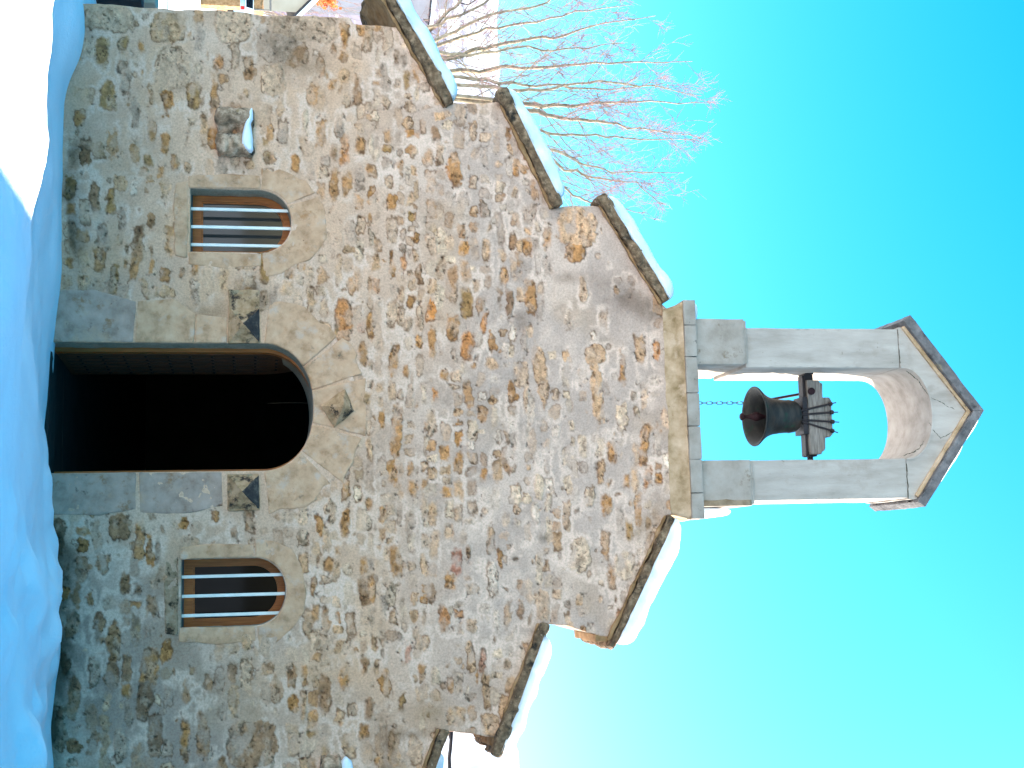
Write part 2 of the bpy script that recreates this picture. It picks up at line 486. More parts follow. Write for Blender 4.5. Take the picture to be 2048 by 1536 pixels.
def snow_height(x, y):
    x, y = np.asarray(x, float), np.asarray(y, float)
    wall = np.interp(x, DRIFT_X, DRIFT_Z)
    near = np.exp(-(np.maximum(-y, 0) / 0.8) ** 2) * (y < 0.5)
    left = 1 - sstep(-1.3, 1.6, x + 0.25 * fbm(y * 0.8, x * 0.8, 91, 2))
    crest_y = -4.25 + 0.10 * fbm(x * 1.4, x * 0 + 3.0, 5, 3) + 0.05 * fbm(x * 6, x * 0 + 1.0, 6, 3)
    bank = 0.50 * sstep(crest_y + 1.0, crest_y - 0.12, y)
    ramp_ = 0.50 * np.clip(-y / 5.6, 0, 1)
    base = np.where(y < 0, left * bank + (1 - left) * ramp_, 0.0)
    und = 0.07 * fbm(x * 0.9, y * 0.9, 21, 3) + 0.030 * fbm(x * 2.6, y * 2.6, 33, 3) + 0.010 * fbm(x * 9, y * 9, 34, 3)
    bumps = 0.05 * np.maximum(fbm(x * 3.5, y * 3.5, 58, 3) - .12, 0) * np.exp(-((y - crest_y) / .45) ** 2) * left
    lump = bumps + 0.15 * np.maximum(fbm(x * 2.3 + 5, y * 1.8, 57, 3) + .1, 0) * sstep(0.3, 1.6, x) * sstep(0.2, -0.6, y)
    nearfade = sstep(0, -0.7, y)
    far = sstep(15, 60, np.hypot(x, y))
    z = base + wall * near + und * (0.25 + 0.75 * nearfade) + lump
    # a hollow lane beside the chapel, gently rolling meadow far off
    z = z * (1 - far) + far * (0.5 * fbm(x * 0.02, y * 0.02, 44, 3) - 0.3)
    return z


def grid_axis(parts):
    out = []
    for a, b, st in parts:
        out += list(np.arange(a, b, st))
    out.append(parts[-1][1])
    return np.array(out)


gx = grid_axis([(-900, -60, 60), (-60, -14, 4), (-14, -5, 0.5), (-5, 4.5, 0.05), (4.5, 14, 0.5), (14, 60, 4), (60, 900, 60)])
gy = grid_axis([(-300, -60, 60), (-60, -14, 3), (-14, -8, 0.5), (-8, 0.15, 0.05), (0.15, 12, 0.6), (12, 60, 3), (60, 700, 40)])
GX, GY = np.meshgrid(gx, gy, indexing='ij')
GZ = snow_height(GX, GY)
inside = (np.abs(GX) < 3.45) & (GY > 0.12) & (GY < 11)
GZ[inside] = np.minimum(GZ[inside], -0.12)
me = bpy.data.meshes.new('snowy_ground')
nx, ny = GX.shape
idx = np.arange(nx * ny).reshape(nx, ny)
quads = np.stack([idx[:-1, :-1], idx[1:, :-1], idx[1:, 1:], idx[:-1, 1:]], -1).reshape(-1, 4)


def np_mesh(me, co, quads):
    me.vertices.add(len(co))
    me.vertices.foreach_set('co', np.ascontiguousarray(co, np.float32).ravel())
    me.loops.add(quads.size)
    me.loops.foreach_set('vertex_index', np.ascontiguousarray(quads, np.int32).ravel())
    me.polygons.add(len(quads))
    k = quads.shape[1]
    me.polygons.foreach_set('loop_start', np.arange(0, quads.size, k, dtype=np.int32))
    me.polygons.foreach_set('loop_total', np.full(len(quads), k, np.int32))
    me.update(calc_edges=True)
    me.validate()


np_mesh(me, np.stack([GX, GY, GZ], -1).reshape(-1, 3), quads)
tag(link_mesh('snowy_ground', me, MAT['snow'], None, (0, 0, 0), True), kind='structure')

# mountain behind everything
mx = np.concatenate([np.linspace(-900, -260, 40), np.linspace(-256, 120, 190), np.linspace(130, 900, 50)])
my = np.linspace(0, 1, 36)
MX, MT = np.meshgrid(mx, my, indexing='ij')
ridge = np.interp(mx, [-900, -300, -180, -60, 40, 150, 300, 900], [70, 104, 103, 104, 104, 106, 108, 80]) + 4.0 * fbm(mx * 0.012, mx * 0, 71, 4) + 1.6 * fbm(mx * 0.11, mx * 0 + 2, 74, 3)
MZ = ridge[:, None] * (MT ** 1.15) + 5 * fbm(MX * 0.02, MT * 6, 72, 4) * MT * (1 - MT) * 4 - 4
MY = 270 + 230 * MT + 10 * fbm(MX * 0.015, MT * 4, 73, 3)
back = np.stack([MX[:, -1:], MY[:, -1:] + 250, MZ[:, -1:] * 0 - 4], -1)
MP = np.concatenate([np.stack([MX, MY, MZ], -1), back], 1)
n0, n1_ = MP.shape[:2]
ii = np.arange(n0 * n1_).reshape(n0, n1_)
me = bpy.data.meshes.new('mountain')
np_mesh(me, MP.reshape(-1, 3), np.stack([ii[:-1, :-1], ii[1:, :-1], ii[1:, 1:], ii[:-1, 1:]], -1).reshape(-1, 4))
tag(link_mesh('mountain', me, MAT['mountain'], None, (0, 300, 0), True), kind='structure')

# ------------------------------------------------------------------ the chapel
chapel = tag(empty('chapel', (0, 0, 0)), 'small rubble stone chapel with stepped gable and open bell arch, standing in the snow', 'chapel')
WALL_D = 0.9


def arch_line(x0, x1, z0, zs, rise, n=20, p=2.0, inset=0.0):
    """open line: up the left side, over the arch, down the right side"""
    xc, hw = (x0 + x1) / 2, (x1 - x0) / 2 - inset
    pts = [(xc - hw, z0)]
    for k in range(n + 1):
        a = math.pi - math.pi * k / n
        c, s = math.cos(a), math.sin(a)
        pts.append((xc + hw * math.copysign(abs(c) ** (2 / p), c), zs + (rise - inset) * abs(s) ** (2 / p)))
    pts.append((xc + hw, z0))
    return pts


DOOR = dict(x0=-0.55, x1=0.547, zs=1.69, rise=0.437, p=2.15)
WINL = dict(x0=-1.907, x1=-1.346, z0=1.085, zs=1.66, rise=0.285, p=2.1)
WINR = dict(x0=1.278, x1=1.843, z0=1.03, zs=1.61, rise=0.278, p=2.1)
door_hole = arch_line(DOOR['x0'], DOOR['x1'], -0.6, DOOR['zs'], DOOR['rise'], 36, DOOR['p'])
winl_hole = arch_line(n=30, **WINL)
winr_hole = arch_line(n=30, **WINR)

outline0 = [(-3.53, -0.5), (-3.53, 0.2), (-3.515, 0.9), (-3.53, 1.25), (-3.512, 1.9), (-3.52, 2.48), (-3.47, 2.50), (-3.46, 2.91),
            (-2.73, 3.315), (-2.765, 3.42), (-2.785, 3.84), (-1.80, 4.285), (-1.83, 4.40), (-1.835, 4.73), (-0.935, 5.29), (-0.90, 5.33), (0.985, 5.30),
            (1.0, 5.235), (2.04, 4.69), (2.03, 4.60), (1.93, 4.30), (1.915, 4.06), (2.86, 3.68), (2.845, 3.62), (2.80, 3.35), (2.775, 3.17), (3.55, 2.86),
            (3.56, 2.4), (3.55, -0.5)]


def densify(poly, step=0.05, amp=0.011, seed=3):
    out = []
    n = len(poly)
    for i in range(n):
        a, b = np.array(poly[i]), np.array(poly[(i + 1) % n])
        L = np.hypot(*(b - a))
        k = max(1, int(L / step))
        nrm = np.array([-(b - a)[1], (b - a)[0]]) / max(L, 1e-6)
        for j in range(k):
            p = a + (b - a) * j / k
            out.append(p + (nrm * amp * float(fbm(p[0] * 7, p[1] * 7, seed, 3)) * 1.6 if j else 0))
    return np.array(out)


outline = densify(outline0)


def inpoly(px, pz, poly):
    poly = np.asarray(poly)
    r = np.zeros(px.shape, bool)
    n = len(poly)
    for i in range(n):
        x0, z0 = poly[i]
        x1, z1 = poly[(i + 1) % n]
        if z0 == z1: continue
        c = ((z0 > pz) != (z1 > pz)) & (px < (x1 - x0) * (pz - z0) / (z1 - z0) + x0)
        r ^= c
    return r


def build_facade():
    st = 0.0085
    xs = np.arange(-3.60, 3.63, st)
    zs = np.arange(-0.52, 5.40, st)
    X, Z = np.meshgrid(xs, zs, indexing='ij')
    wx = X + 0.028 * fbm(X * 9, Z * 9, 1, 4) + 0.012 * fbm(X * 34, Z * 34, 2, 2)
    wz = Z + 0.020 * fbm(X * 9 + 40, Z * 9, 3, 4) + 0.010 * fbm(X * 34 + 9, Z * 34, 4, 2)
    best = np.full(X.shape, 9.0, np.float32)
    scol = np.zeros(X.shape + (3,), np.float32)
    srel = np.zeros(X.shape, np.float32)
    sexp = np.ones(X.shape, np.float32)
    PAL = dict(orange=(.66, .28, .06), ochre=(.56, .29, .085), olive=(.44, .27, .085), tan=(.68, .47, .28), cream=(.80, .68, .52), grey=(.50, .42, .35),
               brown=(.40, .235, .115), dark=(.24, .15, .085), pink=(.62, .32, .22), red=(.50, .16, .085), beige=(.70, .54, .39), white=(.86, .78, .68))

    def surround(cx, cz):
        if -.93 < cx < .87 and cz < 1.72: return True
        if (cx / .90) ** 2 + ((cz - 1.69) / .84) ** 2 < 1 and cz > 1.6: return True
        for W, o in ((WINL, .24), (WINR, .13)):
            if W['x0'] - .10 < cx < W['x1'] + .10 and W['z0'] - .13 < cz < W['zs'] + W['rise'] + o: return True
        return False

    def put(cx, cz, a, b, col, p=2.8, rot=0.0, rel=0.006, ex=1.0):
        i0, i1 = np.searchsorted(xs, [cx - a * 1.5 - .05, cx + a * 1.5 + .05])
        j0, j1 = np.searchsorted(zs, [cz - b * 1.5 - .05, cz + b * 1.5 + .05])
        if i1 <= i0 or j1 <= j0: return
        sl = (slice(i0, i1), slice(j0, j1))
        dx, dz = wx[sl] - cx, wz[sl] - cz
        c, s = math.cos(rot), math.sin(rot)
        ex_, ez_ = np.abs(dx * c + dz * s) / a, np.abs(-dx * s + dz * c) / b
        d = ((ex_ ** p + ez_ ** p) ** (1 / p) - 1) * min(a, b)
        m = d < best[sl]
        best[sl][m] = d[m]
        scol[sl][m] = col
        srel[sl][m] = rel
        sexp[sl][m] = ex

    boxes = []     # taken by hand-placed stones: cx, cz, a, b
    # stones surveyed one by one: u, v, size along u, size along v, colour
    SURV = [(688, 642, 36, 88, 'orange'), (668, 372, 20, 62, 'ochre'), (694, 366, 18, 52, 'ochre'), (720, 290, 20, 38, 'ochre'), (742, 342, 22, 28, 'ochre'), (715, 178, 17, 56, 'brown'),
            (440, 128, 20, 34, 'orange'), (388, 192, 26, 46, 'olive'), (430, 190, 14, 62, 'ochre'), (793, 860, 24, 110, 'ochre'), (936, 692, 28, 62, 'orange'), (906, 656, 24, 50, 'ochre'),
            (865, 682, 15, 68, 'ochre'), (788, 718, 19, 56, 'ochre'), (811, 740, 14, 32, 'ochre'), (968, 642, 12, 40, 'orange'), (985, 682, 14, 42, 'ochre'), (1042, 750, 36, 56, 'beige'),
            (1062, 590, 24, 66, 'ochre'), (912, 1122, 22, 46, 'red'), (887, 1232, 20, 50, 'orange'), (792, 1120, 24, 70, 'ochre'), (966, 1322, 10, 44, 'pink'), (725, 655, 16, 20, 'pink'),
            (727, 706, 16, 44, 'ochre'), (676, 658, 16, 30, 'olive'), (785, 535, 10, 60, 'ochre'), (702, 570, 16, 36, 'ochre'), (820, 935, 14, 36, 'ochre'), (824, 978, 20, 36, 'ochre'),
            (870, 790, 12, 26, 'orange'), (888, 748, 16, 24, 'ochre'), (904, 566, 26, 70, 'brown'), (962, 610, 18, 40, 'brown'), (1018, 600, 14, 60, 'dark'), (1000, 590, 12, 40, 'brown'),
            (910, 340, 26, 70, 'ochre'), (900, 350, 12, 30, 'orange'), (815, 245, 20, 26, 'tan'), (846, 250, 12, 28, 'ochre'), (872, 265, 16, 40, 'brown'), (795, 118, 12, 34, 'dark'),
            (1155, 455, 78, 80, 'tan'), (1150, 505, 40, 40, 'ochre'), (1085, 1210, 30, 60, 'beige'), (1250, 1130, 40, 56, 'cream'), (1160, 1110, 40, 70, 'cream'),
            (1022, 780, 12, 50, 'ochre'), (1082, 745, 26, 130, 'tan'), (1195, 790, 22, 120, 'tan'), (1190, 710, 40, 40, 'tan'), (1280, 700, 22, 60, 'tan'), (1244, 830, 22, 60, 'cream'),
            (1312, 700, 14, 44, 'orange'), (1245, 740, 12, 70, 'ochre'), (1224, 905, 20, 50, 'ochre'), (1288, 890, 20, 90, 'ochre'), (1295, 955, 16, 44, 'orange'), (1270, 960, 14, 50, 'tan'),
            (1212, 1010, 22, 44, 'ochre'), (1178, 990, 20, 44, 'cream'), (1080, 975, 20, 50, 'cream'), (1030, 990, 26, 40, 'cream'), (980, 1080, 18, 60, 'tan'), (1072, 1025, 16, 40, 'white'),
            (985, 1160, 24, 80, 'white'), (992, 1240, 12, 60, 'white'), (1240, 1240, 14, 50, 'orange'), (1210, 1090, 18, 60, 'ochre'), (1225, 1155, 16, 50, 'brown'), (1260, 1060, 16, 40, 'olive'),
            (730, 1330, 14, 40, 'brown'), (818, 1300, 12, 40, 'pink'), (845, 1345, 14, 44, 'ochre'), (900, 1370, 14, 30, 'ochre'), (805, 1405, 14, 40, 'olive'), (740, 1420, 22, 44, 'brown'),
            (912, 1432, 40, 40, 'tan'), (980, 1450, 40, 50, 'tan'), (700, 1490, 30, 60, 'tan'), (790, 1500, 24, 70, 'tan'), (830, 1500, 26, 60, 'beige'), (770, 1370, 24, 60, 'ochre'),
            (227, 1280, 26, 96, 'brown'), (205, 1127, 26, 42, 'brown'), (152, 1190, 18, 46, 'brown'), (118, 1075, 28, 70, 'dark'), (240, 1055, 40, 56, 'brown'), (281, 1080, 20, 74, 'ochre'),
            (302, 1088, 14, 66, 'ochre'), (318, 1090, 12, 50, 'grey'), (300, 1330, 34, 70, 'ochre'), (226, 1350, 26, 60, 'brown'), (290, 1400, 28, 80, 'dark'), (252, 1340, 20, 56, 'brown'),
            (190, 1345, 24, 50, 'grey'), (200, 1255, 20, 56, 'brown'), (180, 1200, 16, 30, 'brown'), (145, 1250, 26, 60, 'dark'), (372, 1378, 16, 48, 'brown'), (414, 1370, 14, 52, 'brown'),
            (505, 1488, 100, 96, 'brown'), (475, 1475, 44, 60, 'dark'), (405, 1470, 26, 90, 'brown'), (370, 1480, 18, 70, 'ochre'), (310, 1470, 30, 90, 'dark'), (240, 1490, 30, 70, 'grey'),
            (145, 1400, 30, 90, 'brown'), (185, 1490, 22, 60, 'brown'), (335, 1500, 20, 40, 'grey'), (555, 1380, 26, 50, 'brown'), (605, 1410, 14, 70, 'tan'), (650, 1390, 26, 70, 'brown'),
            (610, 1350, 12, 44, 'ochre'), (690, 1350, 18, 56, 'ochre'), (640, 1050, 16, 50, 'ochre'), (690, 1050, 20, 60, 'ochre'), (625, 1170, 14, 44, 'ochre'), (430, 1035, 16, 22, 'ochre'),
            (340, 1210, 12, 30, 'dark'), (120, 1450, 26, 100, 'dark'), (130, 1330, 20, 60, 'dark'), (258, 1430, 18, 46, 'grey'), (352, 1150, 12, 44, 'grey'),
            (205, 100, 30, 56, 'olive'), (247, 88, 24, 36, 'olive'), (215, 190, 34, 60, 'olive'), (250, 160, 22, 70, 'grey'), (270, 230, 18, 60, 'grey'), (283, 95, 10, 30, 'ochre'), (283, 145, 8, 34, 'ochre'),
            (335, 200, 24, 62, 'ochre'), (302, 190, 16, 40, 'ochre'), (303, 255, 16, 60, 'ochre'), (330, 285, 16, 46, 'ochre'), (272, 308, 22, 40, 'ochre'), (298, 320, 20, 40, 'olive'), (350, 325, 16, 36, 'ochre'),
            (375, 330, 14, 24, 'ochre'), (323, 345, 16, 24, 'ochre'), (408, 270, 14, 60, 'tan'), (190, 395, 20, 60, 'brown'), (220, 405, 20, 60, 'olive'), (245, 435, 18, 56, 'grey'), (302, 445, 14, 30, 'brown'),
            (205, 470, 24, 60, 'grey'), (275, 490, 24, 70, 'brown'), (270, 530, 22, 50, 'ochre'), (302, 520, 10, 50, 'ochre'), (330, 548, 22, 30, 'ochre'), (362, 545, 14, 24, 'brown'), (390, 540, 10, 24, 'ochre'),
            (160, 235, 24, 30, 'ochre'), (242, 365, 22, 30, 'tan'), (268, 375, 20, 26, 'white'), (330, 380, 20, 50, 'tan'), (300, 360, 14, 20, 'ochre'),
            (560, 215, 18, 40, 'tan'), (565, 265, 20, 60, 'grey'), (640, 130, 20, 40, 'brown'), (668, 100, 12, 24, 'brown'), (590, 330, 22, 36, 'ochre'), (610, 240, 14, 60, 'cream'), (650, 320, 18, 24, 'grey'),
            (665, 170, 12, 20, 'ochre'), (680, 250, 16, 40, 'grey'), (668, 300, 14, 30, 'brown'), (345, 140, 70, 96, 'beige'), (338, 55, 68, 62, 'tan'), (220, 38, 110, 50, 'beige'), (465, 48, 76, 80, 'beige'),
            (470, 110, 20, 60, 'beige'), (545, 160, 50, 60, 'beige'), (735, 75, 24, 56, 'tan'), (722, 60, 18, 30, 'ochre'), (775, 75, 20, 60, 'beige'), (606, 55, 140, 62, 'beige'),
            (560, 95, 90, 66, 'grey'), (590, 110, 50, 50, 'brown'), (1010, 1415, 26, 50, 'tan'), (935, 1110, 12, 40, 'brown'), (1000, 1120, 14, 44, 'ochre')]
    for u, v, du, dv, cn in SURV:
        cx, cz = P(u, v)
        (xa, _), (xb, _) = P(u, v - dv / 2), P(u, v + dv / 2)
        (_, za), (_, zb) = P(u - du / 2, v), P(u + du / 2, v)
        a, b = (xb - xa) / 2, (zb - za) / 2
        k = np.array(PAL[cn]) * random.uniform(.88, 1.08)
        put(cx, cz, a, b, k, random.uniform(2.4, 4.0), random.gauss(0, .05), random.uniform(.003, .012), random.uniform(.86, 1.0))
        boxes.append((cx, cz, a, b))
    bx = np.array(boxes)
    # coursed rubble everywhere else
    z = -0.45
    row = 0
    while z < 5.35:
        h = random.uniform(.070, .120) * (1.0 if z < 1.9 else .84)
        x = -3.6 + random.uniform(0, .2)
        ph = random.uniform(0, 9)
        while x < 3.6:
            wd = random.choice((random.uniform(.07, .15), random.uniform(.12, .26), random.uniform(.18, .36))) * (1.0 if z < 1.9 else .82)
            cx = x + wd / 2
            cz = z + h / 2 + .025 * math.sin(cx * 1.3 + ph) + random.gauss(0, .008)
            x += wd + random.uniform(.006, .04)
            if random.random() < .05: x += random.uniform(.05, .2)
            if surround(cx, cz): continue
            b = h * random.uniform(.36, .52)
            a = wd * random.uniform(.40, .50)
            if np.any((np.abs(bx[:, 0] - cx) < bx[:, 2] + a * .85) & (np.abs(bx[:, 1] - cz) < bx[:, 3] + b * .8)): continue
            if 4.25 < cz < 5.2 and -1.75 < cx < -0.5 + (cz - 4.25) * .2 and random.random() < .85: continue    # plain mortar under the upper left coping
            if cz > 4.2 and random.random() < .22: continue
            if 3.1 < cz < 4.2 and cx > 1.2 and random.random() < .35: continue
            if cz > 3.5:
                names = ['cream', 'white', 'tan', 'beige', 'ochre', 'grey', 'brown']
                wts = [26, 22, 20, 16, 10, 5, 4] if cx > -.8 else [10, 5, 22, 18, 14, 16, 14]
            elif cz > 2.0:
                names = ['tan', 'beige', 'ochre', 'grey', 'cream', 'brown', 'olive', 'orange']
                wts = [28, 22, 19, 7, 14, 8, 4, 3]
            elif cx > .7:
                names = ['brown', 'ochre', 'grey', 'tan', 'dark', 'olive', 'beige']
                wts = [22, 24, 12, 22, 5, 8, 10]
            else:
                names = ['tan', 'beige', 'ochre', 'grey', 'olive', 'brown', 'cream']
                wts = [28, 22, 22, 6, 8, 8, 8]
            cn = random.choices(names, wts)[0]
            k = np.array(PAL[cn]) * random.uniform(.82, 1.14)
            ex = random.choice((random.uniform(.3, .6), random.uniform(.45, .9), random.uniform(.7, 1.0), 1.0))
            put(cx, cz, a, b, k, random.uniform(2.4, 5.0), random.gauss(0, .06), random.uniform(-.004, .009), ex)
        z += h + random.uniform(.006, .022)
        row += 1
    # second sowing of little pinning stones in the joints
    for _ in range(1800):
        cx, cz = random.uniform(-3.5, 3.5), random.uniform(0.1, 5.3)
        i, j = np.searchsorted(xs, cx), np.searchsorted(zs, cz)
        if best[min(i, len(xs) - 1), min(j, len(zs) - 1)] < .018: continue
        if surround(cx, cz) or 4.25 < cz < 5.2 and -1.75 < cx < -0.4 and random.random() < .8: continue
        k = np.array(PAL[random.choice(['cream', 'tan', 'ochre', 'grey', 'white', 'brown', 'beige'])]) * random.uniform(.8, 1.1)
        put(cx, cz, random.uniform(.012, .04), random.uniform(.008, .022), k, 2.2, random.gauss(0, .2), random.uniform(-.003, .005), random.uniform(.5, 1))

    # mortar and blending
    big = fbm(X * 1.1, Z * 1.1, 31, 4)
    mid = fbm(X * 4.5, Z * 6, 32, 4)
    fine = fbm(X * 24, Z * 24, 33, 3)
    rag = fbm(X * 10, Z * 15, 47, 4)                                   # mortar lapping over the faces, ragged
    rag2 = fbm(X * 30, Z * 40, 48, 3)
    edge = best + .002 + (.018 + .008 * (Z < 1.9)) * rag + .010 * rag2
    upper_grey = sstep(2.2, 3.9, Z + .35 * fbm(X * .9, Z * .9, 34, 4))[..., None]       # mortar turns greyer up the gable
    cool = (sstep(.7, 1.8, X + .3 * fbm(X, Z, 45, 3)) * sstep(2.4, 1.2, Z + .3 * fbm(X, Z, 46, 3)))[..., None]
    mort = (np.array((.70, .555, .435)) * (1 - cool) + np.array((.43, .385, .345)) * cool) * (1 - upper_grey) + np.array((.505, .462, .425)) * upper_grey
    mort = mort * (1 + .13 * big + .13 * mid + .07 * fine)[..., None]
    warm = sstep(-.1, .5, fbm(X * 1.6 + 5, Z * 1.6, 35, 3))[..., None]
    mort = mort * (1 - warm * np.array((-.03, .02, .10)))
    lime = np.exp(-((edge - .018) / .016) ** 2) * sstep(-.15, .35, fbm(X * 5 - 3, Z * 5, 49, 4))     # lime pointing smeared round the stones
    pale = np.clip(sstep(.08, .45, fbm(X * 2.1 + 9, Z * 2.6, 42, 4)) * .45 + .75 * lime, 0, .85)[..., None]
    mort = mort * (1 - pale) + np.array((.84, .75, .67)) * pale
    soft = .004 + .014 * sstep(-.4, .5, fbm(X * 3, Z * 3, 36, 3))
    msk = sstep(soft, -soft, edge) * sexp
    smear = sstep(.05, .45, fbm(X * 7, Z * 11, 37, 4))           # mortar left smeared across some faces
    msk = msk * (1 - .75 * smear * (sexp < .999))
    inner = (1 + .42 * fbm(X * 14, Z * 24, 38, 4) + .22 * fbm(X * 46, Z * 46, 39, 2))[..., None]
    tone = sstep(.0, .35, fbm(X * 11 + 3, Z * 15, 43, 4))[..., None]               # greyer, limier parts of each face
    sc2 = scol * (1 - .55 * tone) + np.array((.60, .50, .40)) * .55 * tone
    dk = sstep(.22, .5, fbm(X * 13 - 8, Z * 19, 44, 4))[..., None] * .55
    sc2 = sc2 * .86 + np.array((.66, .55, .44)) * .14                  # a wash of lime over everything
    sc2 = sc2 * (1 - dk * np.array((.75, .8, .85)))
    col = mort * (1 - msk[..., None]) + sc2 * inner * msk[..., None]
    # weathered rim round some stones: thin brown line of bare joint
    rim = np.exp(-((edge + .002) / .0055) ** 2) * sstep(-.05, .3, fbm(X * 8 + 3, Z * 8, 41, 3)) * (best < .04) * sexp
    col = col * (1 - rim[..., None] * np.array((.60, .66, .71)))
    # stains with shapes of their own: u, v, reach along u, along v, colour, strength
    STAIN = [(1240, 590, 34, 26, (.16, .13, .11), .6), (1275, 605, 40, 26, (.22, .18, .15), .6), (1300, 625, 26, 24, (.17, .14, .11), .55), (1205, 560, 30, 20, (.24, .20, .17), .4), (560, 90, 44, 34, (.16, .13, .09), .6),
             (505, 575, 26, 24, (.13, .10, .07), .7), (420, 625, 60, 22, (.20, .15, .10), .45), (530, 600, 30, 16, (.16, .13, .10), .5), (270, 310, 90, 60, (.40, .30, .17), .25),
             (1000, 1365, 40, 34, (.24, .17, .10), .6), (1290, 1060, 40, 30, (.26, .20, .13), .6), (1315, 1010, 20, 40, (.24, .19, .13), .45), (775, 1500, 16, 60, (.20, .13, .08), .5), (870, 1420, 40, 30, (.30, .22, .12), .5),
             (475, 300, 20, 30, (.2, .17, .14), .6), (1088, 1075, 10, 10, (.03, .03, .02), .8), (1030, 1120, 8, 8, (.04, .03, .02), .8), (190, 620, 60, 70, (.27, .27, .27), .5), (600, 130, 60, 20, (.2, .16, .1), .4),
             (1140, 555, 30, 12, (.2, .16, .12), .5), (1045, 640, 16, 20, (.16, .12, .09), .6), (820, 1470, 30, 10, (.22, .16, .1), .6)]
    for u, v, du, dv, k, s in STAIN:
        cx, cz = P(u, v)
        rx = P(u, v + dv)[0] - cx
        rz = P(u + du, v)[1] - cz
        d = ((X - cx) / rx) ** 2 + ((Z - cz) / rz) ** 2
        f = np.exp(-d * .9) * s * (.55 + .6 * sstep(-.3, .4, fbm(X * 9, Z * 9, 51, 4)))
        f = np.clip(f, 0, .9)[..., None]
        col = col * (1 - f) + np.array(k) * f
    # moss along the foot of the wall, tone darker towards the bottom
    foot = sstep(.28, .02, Z + .10 * fbm(X * 3, Z * 3, 52, 4) + .05 * fbm(X * 14, Z * 14, 53, 3))
    mossf = foot * sstep(-.1, .35, fbm(X * 2.2, Z * 4, 54, 4) + .12)
    col = col * (1 - .85 * mossf[..., None]) + np.array((.035, .038, .022)) * .85 * mossf[..., None]
    low_dark = sstep(1.2, .1, Z + .35 * fbm(X * 1.3, Z * 1.3, 55, 4)) * .16
    col = col * (1 - low_dark[..., None] * np.array((1, 1, .85)))
    # small pits
    pit = np.maximum(sstep(.36, .52, fbm(X * 27, Z * 33, 56, 3)) * msk, sstep(.50, .60, fbm(X * 21 + 7, Z * 27, 57, 3)) * np.exp(-(edge / .02) ** 2))
    col = col * (1 - .65 * pit[..., None])
    disp = .006 * big + .006 * mid + .003 * fine + msk * srel + msk * (.006 * fbm(X * 14, Z * 20, 61, 3)) - .010 * pit - .004 * rim

    nxx, nzz = X.shape
    xc, zc = (X[:-1, :-1] + st / 2), (Z[:-1, :-1] + st / 2)
    keep = inpoly(xc, zc, outline)
    for h in (door_hole, winl_hole, winr_hole): keep &= ~inpoly(xc, zc, h)
    ids = np.arange(nxx * nzz).reshape(nxx, nzz)
    q = np.stack([ids[:-1, :-1], ids[1:, :-1], ids[1:, 1:], ids[:-1, 1:]], -1)[keep]
    # boundary edges
    e = np.concatenate([q[:, [0, 1]], q[:, [1, 2]], q[:, [2, 3]], q[:, [3, 0]]])
    key = np.sort(e, 1)
    key = key[:, 0] * (nxx * nzz) + key[:, 1]
    uq, inv, cnt = np.unique(key, return_inverse=True, return_counts=True)
    be = e[cnt[inv] == 1]
    bv = np.unique(be)
    px, pz = X.ravel().copy(), Z.ravel().copy()
    segs = []
    for poly in (outline, door_hole, winl_hole, winr_hole):
        p = np.asarray(poly)
        segs.append(np.concatenate([p, np.roll(p, -1, 0)], 1))
    segs = np.concatenate(segs)
    bp = np.stack([px[bv], pz[bv]], 1)
    bd = np.full(len(bv), 1e9)
    bq = bp.copy()
    for x0, z0, x1, z1 in segs:
        d = np.array([x1 - x0, z1 - z0])
        L2 = max(d @ d, 1e-12)
        t = np.clip(((bp - (x0, z0)) @ d) / L2, 0, 1)
        pr = np.array([x0, z0]) + t[:, None] * d
        dd = ((bp - pr) ** 2).sum(1)
        m = dd < bd
        bd[m] = dd[m]
        bq[m] = pr[m]
    px[bv], pz[bv] = bq[:, 0], bq[:, 1]
    yy = -disp.ravel()
    # soften arrises, then return the edges into the depth of the wall
    yy[bv] = np.maximum(yy[bv], -.002) + .004
    used, newi = np.unique(q, return_inverse=True)
    q2 = newi.reshape(q.shape)
    remap = np.full(nxx * nzz, -1)
    remap[used] = np.arange(len(used))
    co = np.stack([px, yy, pz], 1)[used]
    cc = np.clip(col.reshape(-1, 3)[used] * np.array(STONE_GAIN) * 1.10, .008, .85)
    mm = msk.ravel()[used]
    nb = len(bv)
    layers = [co]
    lcol, lm = [cc], [mm]
    prev = remap[bv]
    base = len(used)
    pos = {b: i for i, b in enumerate(bv)}
    ea = np.array([pos[a] for a in be[:, 0]])
    eb = np.array([pos[b] for b in be[:, 1]])
    qq = [q2]
    bx_, bz_ = px[bv], pz[bv]
    for dpt in (.03, .09, .18, .30, .5, WALL_D):
        jx = .006 * fbm(bx_ * 13 + dpt * 31, bz_ * 13, 63, 2)
        layers.append(np.stack([bx_ + jx * (dpt < .8), np.full(nb, dpt), bz_ + jx * (dpt < .8)], 1))
        lcol.append(np.tile(np.array((.36, .29, .22)), (nb, 1)) * (1 + .25 * fbm(bx_ * 9 + dpt * 20, bz_ * 9 + dpt * 11, 64, 3))[:, None])
        lm.append(np.full(nb, .5))
        cur = base + np.arange(nb)
        qq.append(np.stack([prev[ea], cur[ea], cur[eb], prev[eb]], 1))
        prev = cur
        base += nb
    co = np.concatenate(layers)
    me = bpy.data.meshes.new('facade_wall')
    np_mesh(me, co, np.concatenate(qq))
    ca = me.attributes.new('col', 'FLOAT_COLOR', 'POINT')
    rgba = np.ones((len(co), 4), np.float32)
    rgba[:, :3] = np.concatenate(lcol)
    ca.data.foreach_set('color', rgba.ravel())
    ma = me.attributes.new('msk', 'FLOAT', 'POINT')
    ma.data.foreach_set('value', np.concatenate(lm).astype(np.float32))
    return link_mesh('facade_wall', me, MAT['facade'], chapel, (0, 0, 0), True)


facade = build_facade()

